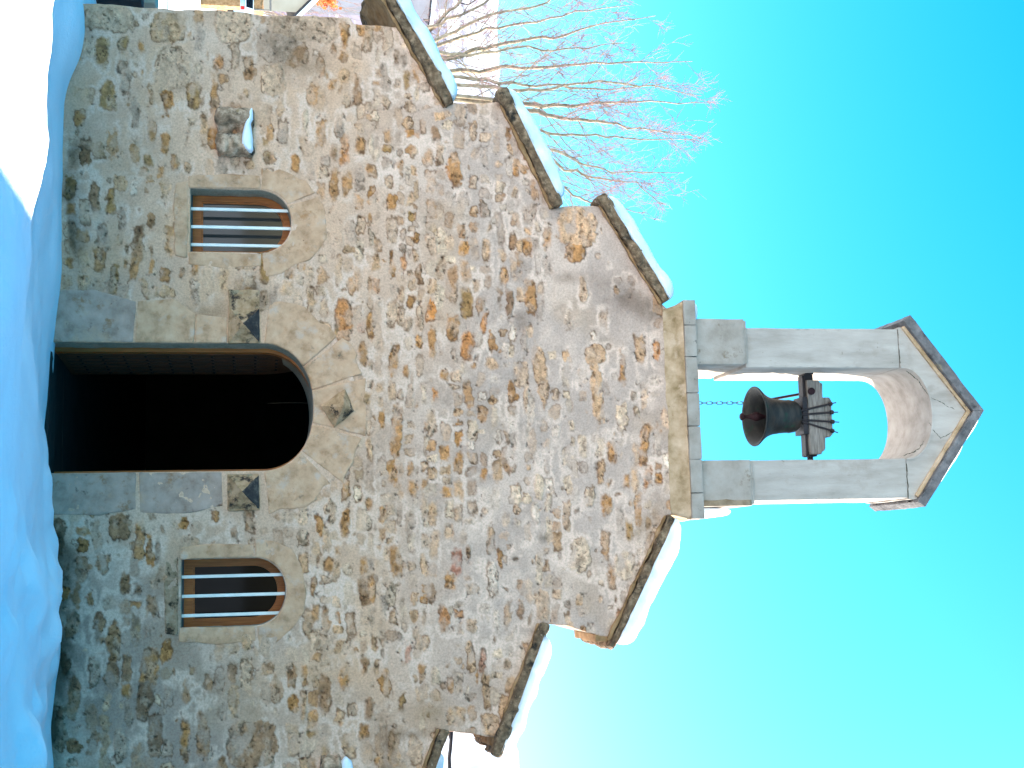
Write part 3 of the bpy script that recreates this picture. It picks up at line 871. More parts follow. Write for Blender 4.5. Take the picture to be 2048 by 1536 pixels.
# back of the gable and the nave behind it
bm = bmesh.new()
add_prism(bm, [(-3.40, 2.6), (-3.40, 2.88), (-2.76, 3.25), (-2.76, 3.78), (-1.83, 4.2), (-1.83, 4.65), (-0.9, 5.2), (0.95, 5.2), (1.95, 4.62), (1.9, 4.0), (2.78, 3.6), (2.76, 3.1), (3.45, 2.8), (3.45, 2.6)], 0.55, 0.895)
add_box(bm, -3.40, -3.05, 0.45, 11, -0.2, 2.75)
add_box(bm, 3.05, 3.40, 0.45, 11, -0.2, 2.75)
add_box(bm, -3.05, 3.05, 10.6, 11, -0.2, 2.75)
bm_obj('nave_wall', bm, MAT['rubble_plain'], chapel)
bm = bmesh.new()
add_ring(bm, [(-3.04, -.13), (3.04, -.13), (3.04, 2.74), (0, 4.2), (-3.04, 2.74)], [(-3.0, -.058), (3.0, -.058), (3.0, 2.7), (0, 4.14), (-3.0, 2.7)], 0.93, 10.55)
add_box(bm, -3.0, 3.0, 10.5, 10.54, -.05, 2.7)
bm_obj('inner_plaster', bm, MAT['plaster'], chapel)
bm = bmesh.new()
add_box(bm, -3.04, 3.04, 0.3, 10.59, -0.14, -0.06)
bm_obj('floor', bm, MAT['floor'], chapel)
bm = bmesh.new()
add_prism(bm, [(-3.6, 2.55), (0, 4.35), (3.6, 2.55), (3.6, 2.7), (0, 4.5), (-3.6, 2.7)], 0.89, 11.2)
nave_roof = bm_obj('nave_roof', bm, MAT['dark_tile'], chapel)
bm = bmesh.new()
add_prism(bm, [(-3.66, 2.69), (0, 4.52), (3.66, 2.69), (3.66, 2.95), (0, 4.78), (-3.66, 2.95)], 0.93, 11.25)
tag(bm_obj('snow_cap', bm, MAT['snow']), 'thick snow blanket on the long roof behind the stepped gable', 'snow')
bm = bmesh.new()
add_prism(bm, [(-3.05, 2.6), (0, 4.3), (3.05, 2.6)], 10.55, 10.95)
bm_obj('nave_gable', bm, MAT['rubble_plain'], chapel)
bm = bmesh.new()
add_prism(bm, [(-3.05, 2.55), (-3.05, 2.6), (0, 3.9), (3.05, 2.6), (3.05, 2.55)], 0.905, 0.93)
bm_obj('nave_gable', bm, MAT['rubble_plain'], chapel)


# ---- doorway
def dressed(name, pts, y0=-0.014, y1=0.05, m='dressed', parent=None, seed=1, amp=0.008, step=0.03, bev=0.010):
    bm = bmesh.new()
    add_prism(bm, pts, y0 + .004, y1)
    roughen(bm, step, amp, 9.0, seed, bev)
    return bm_obj(name, bm, MAT[m], parent, None, True)


dl = arch_line(DOOR['x0'], DOOR['x1'], -0.2, DOOR['zs'], DOOR['rise'], 36, DOOR['p'], -0.03)
di = arch_line(DOOR['x0'] + .034, DOOR['x1'] - .034, -0.2, DOOR['zs'], DOOR['rise'] + .006, 36, DOOR['p'])
bm = bmesh.new()
add_ring(bm, dl, di, 0.29, 0.40, False)
doorway = bm_obj('doorway', bm, MAT['wood'], chapel)

J = lambda uv: P(*uv)
ROUGHJ = lambda pts: [(x + random.gauss(0, .006), z + random.gauss(0, .006)) for x, z in pts]


def voussoir_line(a0, a1, n, off):
    """points along the door arch between two angles, pushed outwards"""
    xc, hw = (DOOR['x0'] + DOOR['x1']) / 2, (DOOR['x1'] - DOOR['x0']) / 2 + off
    out = []
    for k in range(n + 1):
        a = math.radians(a0 + (a1 - a0) * k / n)
        c, s = math.cos(a), math.sin(a)
        out.append((xc + hw * math.copysign(abs(c) ** (2 / DOOR['p']), c), DOOR['zs'] + (DOOR['rise'] + off) * abs(s) ** (2 / DOOR['p'])))
    return out


G = 0.003
for k, (a0, a1, o, nm) in enumerate([(178, 128, .38, 'l'), (126.5, 104, .44, 'm'), (75, 48, .43, 'm'), (46.5, 2, .36, 'r')]):
    inner = voussoir_line(a0, a1, 12, G)
    outer = voussoir_line(a1, a0, 6, o)
    outer = [(x + random.gauss(0, .018), z + random.gauss(0, .018)) for x, z in outer]
    if nm in 'lr':
        outer = [(x, max(z, 1.715)) for x, z in outer]
        inner = [(x, max(z, 1.715 if i in (0, 12) else z)) for i, (x, z) in enumerate(inner)]
    dressed('voussoir', inner + outer, -0.012, .03, 'dressed', doorway, k + 3)
inner = voussoir_line(102.5, 76.5, 8, G)
outer = [(x + random.gauss(0, .01), z + random.gauss(0, .01)) for x, z in voussoir_line(76.5, 102.5, 6, .46)]
key = dressed('keystone', inner + outer, -0.013, .03, 'dressed', doorway, 9)


def pyramid(pts, apex, y0=0.02):
    bm = bmesh.new()
    b = [bm.verts.new((x, y0, z)) for x, z in pts]
    b1 = [bm.verts.new((x, -0.02, z)) for x, z in pts]
    t = bm.verts.new(apex)
    n = len(pts)
    for i in range(n):
        bm.faces.new((b[i], b[(i + 1) % n], b1[(i + 1) % n], b1[i]))
        bm.faces.new((b1[i], b1[(i + 1) % n], t))
    bm.faces.new(b[::-1])
    return bm


bm = pyramid([J((690, 778)), J((708, 822)), J((668, 856)), J((640, 812))], (0.02, -0.15, 2.37))
roughen(bm, .02, .006, 14, 5)
bm_obj('diamond_boss', bm, MAT['impost'], doorway, None, False)

# jambs (left side pieces run wide, right side are grey)
jamb = [([(-.553, -.2), (-.553, .62), (-.90, .64), (-1.0, .30), (-.98, -.2)], 'grey_dressed'), ([(-.553, .632), (-.553, 1.12), (-.80, 1.13), (-.93, .95), (-.91, .652)], 'dressed'),
        ([(-.553, 1.13), (-.553, 1.395), (-.78, 1.395), (-.80, 1.14)], 'dressed'), ([(.55, -.2), (.55, .655), (.86, .66), (.90, .35), (.88, -.2)], 'grey_dressed'), ([(.55, .685), (.55, 1.36), (.84, 1.37), (.90, 1.05), (.885, .69)], 'grey_dressed')]
for k, (pts, mm) in enumerate(jamb):
    dressed('jamb_stone', pts, -0.013, .04, mm, doorway, 20 + k)
# diamond-cut imposts
for (u0, u1, v0, v1, vd0, vd1) in ((457, 521, 580, 686, 618, 684), (455, 520, 948, 1020, 952, 1018)):
    x0, z0 = P(u0, v0); x1, z1 = P(u1, v1)
    imp = dressed('impost_block', [(x0, z0), (x1, z0 + .004), (x1, z1), (x0, z1 - .01)], -0.02, .04, 'impost', doorway, 31 + v0)
    xa, _ = P(u0, vd0); xb, _ = P(u0, vd1)
    xm = (xa + xb) / 2
    bm = pyramid([(xa, z0 + .012), (xb, z0 + .012), (xb, z1 - .012), (xa, z1 - .012)], (xm, -.125, (z0 + z1) / 2 - .01), 0.0)
    roughen(bm, .02, .004, 16, 6 + v0)
    bm_obj('diamond_boss', bm, MAT['impost'], doorway, None, False)
    bm = bmesh.new()      # black lichen crust on the weather side of the diamond
    a, b, t = Vector((xa, -.024, z1 - .008)), Vector((xb, -.024, z1 - .008)), Vector((xm, -.131, (z0 + z1) / 2 - .004))
    vs = [bm.verts.new(p) for p in (a, b, t)] + [bm.verts.new(p + Vector((0, .004, -.01))) for p in (a, b, t)]
    for f in ((0, 1, 2), (3, 5, 4), (0, 3, 4, 1), (1, 4, 5, 2), (2, 5, 3, 0)): bm.faces.new([vs[i] for i in f])
    roughen(bm, .02, .004, 16, 8 + v0)
    bm_obj('lichen_crust', bm, MAT['impost_dark'], doorway, None, False)
# step under the door
bm = bmesh.new()
add_box(bm, -.50, .56, -.10, .32, -.18, -.035)
roughen(bm, .05, .008, 8, 2, .015)
bm_obj('threshold', bm, MAT['floor'], doorway, None, True)

# door leaf swung inwards, studded
leaf_pts = arch_line(0.02, 1.02, -.05, 1.66, .42, 24, 2.1)
hx, hy = -.515, .41
ang = math.radians(88)
bm = bmesh.new()
n = len(leaf_pts)
for d in (0.0, .055):
    vs = [bm.verts.new((hx + a * math.cos(ang) - d * math.sin(ang), hy + a * math.sin(ang) + d * math.cos(ang), z)) for a, z in leaf_pts]
    bm.faces.new(vs)
    if d == 0.0: v0 = vs
    else:
        for i in range(n): bm.faces.new((v0[i], v0[(i + 1) % n], vs[(i + 1) % n], vs[i]))
nf = len(bm.faces)
for zi in range(10):
    zc = .12 + zi * .19
    for a in (.10, .26, .42, .58, .74, .90):
        if zc > 1.62 + .40 * math.sqrt(max(0, 1 - ((a - .52) / .5) ** 2)) - .05: continue
        p = Vector((hx + a * math.cos(ang) + .004, hy + a * math.sin(ang), zc))
        bmesh.ops.create_icosphere(bm, subdivisions=1, radius=.016, matrix=Matrix.Translation(p) @ Matrix.Diagonal((.6, 1, 1, 1)))
for a in (.19, .35, .51, .67, .83):
    p = Vector((hx + a * math.cos(ang) + .001, hy + a * math.sin(ang), 0))
    add_box(bm, p.x - .001, p.x + .003, p.y - .004, p.y + .004, 0.0, 1.75)
bm.faces.ensure_lookup_table()
for f in bm.faces[nf:]: f.material_index = 1
leaf = bm_obj('door_leaf', bm, MAT['door_wood'], doorway)
leaf.data.materials.append(MAT['iron'])

# bell rope hanging inside the door
bm = bmesh.new()
rx, rz = P(535, 806, 2.2)
add_tube(bm, [(rx + .004 * math.sin(i * 1.3), 2.2, 4.0 - (4.0 - rz) * i / 20) for i in range(21)], .0055, 6)
tag(bm_obj('bell_rope', bm, MAT['rope']), 'thin pale bell rope hanging in the dark inside the doorway', 'rope')


# ---- windows
def window(W, sill_m, seed, left):
    hole = arch_line(n=30, **W)
    out = arch_line(W['x0'], W['x1'], W['z0'] + .0, W['zs'], W['rise'], 30, W['p'], -.02)
    inn = arch_line(W['x0'], W['x1'], W['z0'] + .085, W['zs'], W['rise'], 30, W['p'], .052)
    bm = bmesh.new()
    add_ring(bm, out, inn, .235, .30, True)
    fr = bm_obj('window', bm, MAT['wood'], chapel)
    # inner beading
    i2 = arch_line(W['x0'], W['x1'], W['z0'] + .10, W['zs'], W['rise'], 30, W['p'], .066)
    bm = bmesh.new()
    add_ring(bm, inn, i2, .252, .29, True)
    bm_obj('glazing_bead', bm, MAT['wood'], fr)
    m, nt, b = newmat('window_glass')
    b.inputs['Base Color'].default_value = (.04, .04, .04, 1) if left else (.004, .005, .006, 1)  # left pane paler and glossier: its brighter reflection is put into the glass
    b.inputs['Roughness'].default_value = .04
    b.inputs['IOR'].default_value = 1.52
    b.inputs['Specular IOR Level'].default_value = .30 if left else .05
    bm = bmesh.new()
    add_prism(bm, inn[1:-1] + [inn[-1], inn[0]], .272, .280)
    bm_obj('glass_pane', bm, m, fr)
    # three white bars let into sill and arch
    xc, hw = (W['x0'] + W['x1']) / 2, (W['x1'] - W['x0']) / 2
    for k in range(3):
        x = W['x0'] + (.155 + k * .172 - .012 * k) * (hw * 2 / .561) + (.0 if left else -.01)
        top = W['zs'] + W['rise'] * max(0, 1 - abs((x - xc) / hw) ** W['p']) ** (1 / W['p'])
        bm = bmesh.new()
        add_box(bm, x - .0135, x + .0135, .10, .122, W['z0'] - .02, top + .02)
        bmesh.ops.bevel(bm, geom=bm.edges[:], offset=.003, segments=1, affect='EDGES')
        bm_obj('bar', bm, MAT['white_paint'], fr)
    # sloping sill
    bm = bmesh.new()
    x0, x1, z = W['x0'], W['x1'], W['z0']
    vs = [bm.verts.new(p) for p in ((x0 - .012, .034, z - .03), (x1 + .012, .034, z - .03), (x1 - .002, .24, z + .012), (x0 + .002, .24, z + .012),
                                    (x0 - .012, .034, z - .10), (x1 + .012, .034, z - .10), (x1 + .012, .24, z - .10), (x0 - .012, .24, z - .10))]
    for f in ((0, 1, 2, 3), (4, 7, 6, 5), (0, 4, 5, 1), (1, 5, 6, 2), (2, 6, 7, 3), (3, 7, 4, 0)): bm.faces.new([vs[i] for i in f])
    bm_obj('sill_slope', bm, MAT['slate'], fr)
    dressed('sill_stone', [(x0 - .05, z - .125), (x0 + .2, z - .14), (x1 + .04, z - .12), (x1 + .055, z - .025), (x0 - .05, z - .02)], -.016, .03, sill_m, fr, seed, .012)
    # surround
    ja = [(x0 - .003, z - .015), (x0 - .003, W['zs'] + .02), (x0 - .12, W['zs'] + .02), (x0 - .13, z + .25), (x0 - .10, z - .015)]
    dressed('jamb_stone', ROUGHJ(ja), -.013, .03, 'dressed', fr, seed + 1)
    ja = [(x1 + .003, z - .015), (x1 + .003, W['zs'] + .02), (x1 + .12, W['zs'] + .02), (x1 + .14, z + .3), (x1 + .11, z - .015)]
    dressed('jamb_stone', ROUGHJ(ja), -.013, .03, 'dressed', fr, seed + 2)
    cuts = [(180, 122), (120, 2)] if left else [(180, 2)]
    for k, (a0, a1) in enumerate(cuts):
        o = .30 if left else .17

        def ln(aa, bb, n, off):
            res = []
            for i in range(n + 1):
                a = math.radians(aa + (bb - aa) * i / n)
                c, s = math.cos(a), math.sin(a)
                res.append((xc + (hw + min(off, .20)) * math.copysign(abs(c) ** (2 / W['p']), c), W['zs'] + .025 + (W['rise'] + off - .022) * abs(s) ** (2 / W['p'])))
            return res
        outer = [(x + random.gauss(0, .012), zz + random.gauss(0, .012)) for x, zz in ln(a1, a0, 8, o)]
        dressed('arch_stone', ln(a0, a1, 16, .003) + outer, -.012, .03, 'dressed', fr, seed + 5 + k)
    return fr


window(WINL, 'dressed', 51, True)
window(WINR, 'mossy_sill', 61, False)


# ---- coping slabs and the snow on them
def coping(a, b, thick, seed, y0=-.07, y1=.98):
    """a, b: ends of the underside at the wall face"""
    a, b = Vector((a[0], 0, a[1])), Vector((b[0], 0, b[1]))
    t = (b - a).normalized()
    nrm = Vector((-t.z, 0, t.x))
    if nrm.z < 0: nrm = -nrm
    bm = bmesh.new()
    pts = [a, b, b + nrm * thick, a + nrm * thick]
    add_prism(bm, [(p.x, p.z) for p in pts], y0, y1)
    roughen(bm, .03, .030, 6, seed, .016)
    bm_obj('coping_slab', bm, MAT['coping'], chapel, None, True)
    bm = bmesh.new()
    lo = -.024
    a2, b2 = a + t * .05, b - t * .01
    add_prism(bm, [((a2 + nrm * lo).x, (a2 + nrm * lo).z), ((b2 + nrm * lo).x, (b2 + nrm * lo).z), ((b2 + nrm * .004).x, (b2 + nrm * .004).z), ((a2 + nrm * .004).x, (a2 + nrm * .004).z)], -.03, .9)
    roughen(bm, .04, .018, 9, seed + 40, .008)
    bm_obj('coping_bed', bm, MAT['bed'], chapel, None, True)
    return a, t, nrm, (b - a).length


def snow_pillow(a, t, nrm, L, base, H, y0, y1, label, seed, s0=0.0, s1=1.0, taper=0.0, ex=8, group='snow lying on the stepped gable'):
    ni, nj = 60, 24
    bm = bmesh.new()
    top, bot = [], []
    for i in range(ni + 1):
        s = -1 + 2 * i / ni
        s = math.copysign(abs(s) ** .75, s) if abs(s) > 0 else 0
        rt, rb = [], []
        for j in range(nj + 1):
            q = -1 + 2 * j / nj
            q = math.copysign(abs(q) ** .6, q)
            yy = (y0 + y1) / 2 + q * (y1 - y0) / 2
            al = L * (s0 + (s1 - s0) * (s + 1) / 2)
            w_ = (1 - abs(s) ** ex) ** .5 * (1 - abs(q) ** 12) ** .5
            p0 = a + t * al + Vector((0, 1, 0)) * yy + nrm * base
            nn = mnoise.fractal(p0 * 4 + Vector((seed, 0, 0)), 1, 2, 3)
            h = H * (1 - taper * (s + 1) / 2) * w_ * (1 + .22 * nn)
            bulge = .022 * mnoise.noise(p0 * 6 + Vector((0, seed, 0)))
            rt.append(bm.verts.new(p0 + nrm * h + Vector((0, bulge * (q < 0), 0))))
            rb.append(bm.verts.new(p0 - nrm * .006))
        top.append(rt)
        bot.append(rb)
    for i in range(ni):
        for j in range(nj):
            bm.faces.new((top[i][j], top[i + 1][j], top[i + 1][j + 1], top[i][j + 1]))
            bm.faces.new((bot[i][j], bot[i][j + 1], bot[i + 1][j + 1], bot[i + 1][j]))
    for i in range(ni):
        bm.faces.new((top[i][0], bot[i][0], bot[i + 1][0], top[i + 1][0]))
        bm.faces.new((top[i][nj], top[i + 1][nj], bot[i + 1][nj], bot[i][nj]))
    for j in range(nj):
        bm.faces.new((top[0][j], top[0][j + 1], bot[0][j + 1], bot[0][j]))
        bm.faces.new((top[ni][j], bot[ni][j], bot[ni][j + 1], top[ni][j + 1]))
    return tag(bm_obj('snow_cap', bm, MAT['snow_cap'], None, None, True), label, 'snow', group)


COP = [((-3.95, 2.64), (-2.705, 3.325), .10, 'snow strip on the lowest coping left of the bell, cut by the photo edge', .125, .0, .965),
       ((-2.86, 3.80), (-1.80, 4.29), .085, 'long blue-white snow strip on the middle coping left of the bell', .135, -.0, .95),
       ((-1.90, 4.70), (-0.93, 5.285), .085, 'snow strip on the top left coping that meets the ledge under the bell arch', .115, .03, 1.0),
       ((2.12, 4.655), (0.985, 5.255), .075, 'dazzling sunlit snow strip on the top coping right of the bell', .15, .05, 1.0),
       ((2.98, 3.61), (1.90, 4.062), .07, 'glaring white snow on the middle coping right of the bell', .13, .03, .93),
       ((4.0, 2.66), (2.75, 3.17), .085, 'snow on the lowest right coping with its end at the photo edge', .09, .0, .86)]
for k, (a, b, th, lab, H, s0, s1) in enumerate(COP):
    A, T, NR, L = coping(a, b, th, 70 + k)
    snow_pillow(A, T, NR, L, th, H, -.085, .97, lab, k * 3.1, s0, s1)

# corbel stones under the right steps' outer ends
for (u0, u1, v0, v1) in ((1190, 1216, 1268, 1284), (985, 1004, 1472, 1494)):
    x0, z0 = P(u0, v0); x1, z1 = P(u1, v1)
    bm = bmesh.new()
    add_box(bm, x0, x1, .0, .8, z0, z1)
    roughen(bm, .04, .006, 9, 4, .01)
    bm_obj('corbel', bm, MAT['bed'], chapel, None, True)

# ---- bellcote: ledge, piers, arch, gabled cap
bm = bmesh.new()
prof = [(.0, 5.295), (-.010, 5.32), (-.026, 5.35), (-.045, 5.385), (-.075, 5.425), (-.10, 5.452)]      # y, z of the cove
rows = []
for y, z in prof:
    gx_ = -y * .55
    rows.append([bm.verts.new((x, yy, z)) for x, yy in ((-.885 - gx_, .9), (-.885 - gx_, y), (.985 + gx_, y), (.985 + gx_, .9))])
for r0, r1 in zip(rows, rows[1:]):
    for k in range(3): bm.faces.new((r0[k], r0[k + 1], r1[k + 1], r1[k]))
bm.faces.new(rows[0]); bm.faces.new(rows[-1][::-1])
for r0, r1 in zip(rows, rows[1:]): bm.faces.new((r0[3], r0[0], r1[0], r1[3]))
roughen(bm, .05, .008, 7, 3)
bellcote = bm_obj('bellcote', bm, MAT['cove'], chapel, None, True)
bm = bmesh.new()
joints = [-.952, -.72, -.43, -.10, .20, .50, .80, 1.028]
for i, (xa, xb) in enumerate(zip(joints, joints[1:])):
    add_box(bm, xa + (.0025 if i else 0), xb - (.0025 if i < 6 else 0), -.125, .97, 5.453, 5.566)
roughen(bm, .06, .004, 9, 12, .006)
bm_obj('ledge', bm, MAT['bellcote_base'], bellcote, None, True)

PF, PB = .0, .9
for (xa, xb, s) in ((-.795, -.372, 1), (.503, .918, 2)):
    bm = bmesh.new()
    add_box(bm, xa, xb, PF - .045, PB + .02, 5.568, 6.055)
    add_box(bm, xa + .012, xb - .012, PF - .03, PB + .01, 6.05, 6.08)
    roughen(bm, .05, .005, 8, s, .012)
    bm_obj('pier_base', bm, MAT['bellcote_base'], bellcote, None, True)
bm = bmesh.new()
add_prism(bm, [(.862, 5.575), (.865, 5.7), (.855, 5.8), (.868, 5.9), (.862, 6.045), (.915, 6.045), (.917, 5.575)], -.052, .0)
roughen(bm, .03, .004, 12, 9)
bm_obj('broken_corner', bm, MAT['brown_plaster'], bellcote, None, True)
XI0, XI1 = -.35, .506
SP = 7.60
for (xa, xb, s) in ((-.72, XI0, 4), (XI1, .872, 5)):
    bm = bmesh.new()
    add_box(bm, xa, xb, PF, PB, 6.07, SP - .004)
    roughen(bm, .06, .003, 6, s, .008)
    bm_obj('pier', bm, MAT['bellcote'], bellcote, None, True)
# arch block with the opening cut out of it
apx, apz = .066, 8.30
n = 28
xc, hw, rs = (XI0 + XI1) / 2, (XI1 - XI0) / 2, .285
inn = [(xc - hw * math.cos(math.pi * k / n), SP + rs * math.sin(math.pi * k / n) ** .88) for k in range(n + 1)]
sl = (apz - 7.66) / (apx + .76)


def gable_z(x):
    return apz - .745 * abs(x - apx)


XO0, XO1 = -.735, .885
outp = []
for k, (x, z) in enumerate(inn):
    xx = XO0 + (XO1 - XO0) * k / n
    outp.append((xx, gable_z(xx)))
bm = bmesh.new()
lo = [(XO0, SP), (XI0, SP)]
ring_i = [(XI0, SP)] + [(x, z + .0015) for x, z in inn] + [(XI1, SP)]
ring_o = [(XO0, SP)] + outp + [(XO1, SP)]
add_ring(bm, ring_o, ring_i, PF - .004, PB, False)
roughen(bm, .05, .003, 6, 8)
bm_obj('arch_block', bm, MAT['bellcote'], bellcote, None, False)
bm = bmesh.new()       # raised fillet round the front of the arch
i2 = [(xc - (hw + .012) * math.cos(math.pi * k / n), SP + (rs + .018) * math.sin(math.pi * k / n) ** .88) for k in range(n + 1)]
add_ring(bm, i2, inn, PF - .016, PF + .02, False)
bm_obj('arch_fillet', bm, MAT['bellcote'], bellcote, None, False)
for pts in ([(-.72, 7.603), (-.54, 7.601), (-.36, 7.600)], [(.88, 7.598), (.7, 7.601), (.52, 7.600)], [P(1838, 764), P(1850, 782), P(1862, 796), P(1880, 803), P(1895, 813), P(1918, 823)],
            [P(1858, 846), P(1868, 862), P(1880, 876), P(1892, 872), P(1906, 862), P(1922, 850)], [P(1812, 742), P(1826, 752), P(1838, 764)], [P(1806, 912), P(1822, 907), P(1838, 897), P(1850, 880)]):
    bm = bmesh.new()       # open joint in the arch, dark with moss
    pp = []
    for (xa, za), (xb, zb) in zip(pts, pts[1:]):
        for k in range(6): pp.append((xa + (xb - xa) * k / 6 + random.gauss(0, .003), za + (zb - za) * k / 6 + random.gauss(0, .003)))
    add_tube(bm, [(x, PF - .004, z) for x, z in pp], [max(.0012, random.gauss(.0021, .0012)) for _ in pp], 5)
    bm_obj('joint', bm, MAT['moss'], bellcote, None, True)
for (e, s) in (((-.842, 7.698), 1), ((.962, 7.728), 2)):
    ap = Vector((apx - .012, 0, 8.388))
    E_ = Vector((e[0], 0, e[1]))
    ap = Vector((apx, 0, 8.388))
    t = (ap - E_).normalized()
    nrm = Vector((-t.z, 0, t.x))
    if nrm.z < 0: nrm = -nrm
    bm = bmesh.new()
    th = .088
    lowi = E_ - nrm * th
    api = Vector((apx, 0, 8.388 - th / abs(nrm.z)))
    add_prism(bm, [(E_.x, E_.z), (ap.x, ap.z), (api.x, api.z), (lowi.x, lowi.z)], -.075, PB + .06)
    roughen(bm, .05, .005, 9, 15 + s, .006)
    bm_obj('cap_slab', bm, MAT['cap'], bellcote, None, True)
    bm = bmesh.new()
    th2 = th + .035
    l2, a2 = E_ - nrm * th2 + t * .05, Vector((apx, 0, 8.388 - th2 / abs(nrm.z)))
    add_prism(bm, [((E_ - nrm * th + t * .05).x, (E_ - nrm * th + t * .05).z), (api.x, api.z), (a2.x, a2.z), (l2.x, l2.z)], -.03, PB + .02)
    roughen(bm, .05, .004, 9, 25 + s, .006)
    bm_obj('cap_mould', bm, MAT['cove'], bellcote, None, True)
    if s == 2:
        snow_pillow(E_, t, nrm, (ap - E_).length, 0, .05, -.02, .9, 'thin sunlit snow film on the right slope of the bell arch cap', 4.4, .22, .98)
    else:
        snow_pillow(E_, t, nrm, (ap - E_).length, 0, .035, .25, .9, 'thin snow film on the left slope of the bell arch cap', 9.4, .02, .6)

# snow on the ledge, either side of the piers
snow_pillow(Vector((-.93, 0, 5.566)), Vector((1, 0, 0)), Vector((0, 0, 1)), 1.0, 0, .075, -.09, .9, 'small snow heap on the left end of the ledge under the bell arch', 2.2, .0, .16, .3, 4)
snow_pillow(Vector((.90, 0, 5.566)), Vector((1, 0, 0)), Vector((0, 0, 1)), 1.0, 0, .36, .12, .9, 'sunlit snow heap against the right pier on the ledge under the bell arch', 5.2, .02, .115, .0, 3)
snow_pillow(Vector((-.372, 0, 5.566)), Vector((1, 0, 0)), Vector((0, 0, 1)), 1.0, 0, .035, .1, .85, 'thin snow layer on the ledge straight under the hanging bell', 7.7, .05, .82, .0, 6)


# ---- weathered carved stone with snow on it, and the snow-topped one at the frame's edge
def carved_stone(u0, u1, v0, v1, seed):
    xa, za = P(u0, v0); xb, zb = P(u1, v1)
    cx, cz = (xa + xb) / 2, (za + zb) / 2
    a, b = (xb - xa) / 2, (zb - za) / 2
    bm = bmesh.new()
    bmesh.ops.create_cube(bm, size=2.0)
    bmesh.ops.subdivide_edges(bm, edges=bm.edges[:], cuts=15, use_grid_fill=True)
    for v in bm.verts:
        x, y, z = v.co
        r = (abs(x) ** 7 + abs(y) ** 5 + abs(z) ** 6) ** (1 / 6)
        s = 1 / max(r, 1e-6) * max(abs(x), abs(y), abs(z))
        x, y, z = x * s, y * s, z * s
        front = max(0, -y)
        # rounded swell on the left, waist and hole at the middle, fluted drum on the right
        sw = .16 * math.exp(-((x + .55) / .35) ** 2) - .30 * math.exp(-((x + .02) / .2) ** 2) + .04 * math.exp(-((x - .55) / .4) ** 2)
        hole = .9 * math.exp(-(((x + .05) / .11) ** 2 + ((z + .0) / .15) ** 2))
        fl = .09 * math.cos(z * 11) * sstep(.25, .45, np.float64(x)) * front
        nz = mnoise.fractal(Vector((x, y, z)) * 2.6 + Vector((seed, 0, 0)), 1, 2, 4)
        k = 1 + .14 * nz
        v.co = (cx + a * x * k, .05 + (y - sw * front * 1.5 + hole * front - fl) * .17, cz + b * z * k * (1 + sw * .5))
    return bm


cst = bm_obj('carved_stone', carved_stone(433, 506, 218, 314, 3.0), MAT['carved'], chapel, None, True)
x0, z0 = P(484, 226); x1, z1 = P(500, 312)


def snow_lump(pts, y0, y1, label, seed):
    """lumpy snow along a line of (x, z, half height)"""
    bm = bmesh.new()
    rings = []
    n = len(pts)
    sg = 14
    for i, (x, z, h) in enumerate(pts):
        rg = []
        for k in range(sg):
            a = 2 * math.pi * k / sg
            yy = (y0 + y1) / 2 + (y1 - y0) / 2 * math.copysign(abs(math.cos(a)) ** .7, math.cos(a)) * (.75 + .25 * min(1, h / .03))
            rg.append(bm.verts.new((x, yy, z + h * math.sin(a) * (1 if math.sin(a) > 0 else .8))))
        rings.append(rg)
    for r0, r1 in zip(rings, rings[1:]):
        for k in range(sg): bm.faces.new((r0[k], r0[(k + 1) % sg], r1[(k + 1) % sg], r1[k]))
    bm.faces.new(rings[0][::-1]); bm.faces.new(rings[-1])
    bmesh.ops.subdivide_edges(bm, edges=bm.edges[:], cuts=1, smooth=1.0)
    return tag(bm_obj('snow_cap', bm, MAT['snow'], None, None, True), label, 'snow')


lump_px = [(503, 226, .008), (501, 235, .024), (499, 246, .034), (495, 256, .030), (494, 270, .044), (493, 284, .056), (493, 296, .056), (497, 305, .042), (500, 310, .012)]
snow_lump([(*P(u, v), h) for u, v, h in lump_px], -.15, .0, 'small blue-white snow cushion on the carved stone left of the left window', 1)
bm_obj('carved_stone', carved_stone(640, 682, 1512, 1590, 8.0), MAT['carved'], chapel, None, True)
snow_lump([(*P(690, v), h) for v, h in ((1512, .01), (1520, .05), (1532, .062), (1546, .06), (1562, .05), (1575, .012))], -.15, .0, 'snow cushion on the wall stone far right, cut by the photo edge', 2)

# ------------------------------------------------------------------ the bell
BY = .45
bell = tag(empty('bell', (.057, BY, 6.29)), 'dark bronze bell hanging mouth down from a wooden headstock in the arch', 'bell')
prof = [(.0, .462), (.05, .462), (.095, .452), (.135, .43), (.152, .40), (.158, .36), (.160, .352), (.157, .345), (.158, .30), (.164, .235), (.167, .228), (.166, .22), (.176, .165), (.196, .115), (.225, .072), (.258, .035),
        (.283, .008), (.285, .0), (.278, -.004), (.262, .004), (.24, .03), (.205, .075), (.175, .13), (.155, .20), (.145, .30), (.135, .38), (.08, .43), (.0, .44)]
bm = bmesh.new()
add_lathe(bm, prof, (.057, BY, 6.29), 64)
bmesh.ops.rotate(bm, cent=(.057, BY, 6.76), matrix=Matrix.Rotation(math.radians(-3), 3, 'X'), verts=bm.verts[:])
bm_obj('bell_body', bm, MAT['bronze'], bell, None, True)
bm = bmesh.new()
add_lathe(bm, [(0, .40), (.012, .40), (.014, .12), (.03, .08), (.045, .04), (.045, .015), (.028, -.02), (.018, -.06), (.018, -.085), (.034, -.10), (.036, -.118), (.022, -.13), (0, -.132)], (.057, BY, 6.29), 20)
bm_obj('clapper', bm, MAT['rust'], bell, None, True)
B_ = lambda zx, zy, y: Vector((P(1400 + zx / 6.4, 720 + zy / 6.4, y)[0], y, P(1400 + zx / 6.4, 720 + zy / 6.4, y)[1]))
bm = bmesh.new()
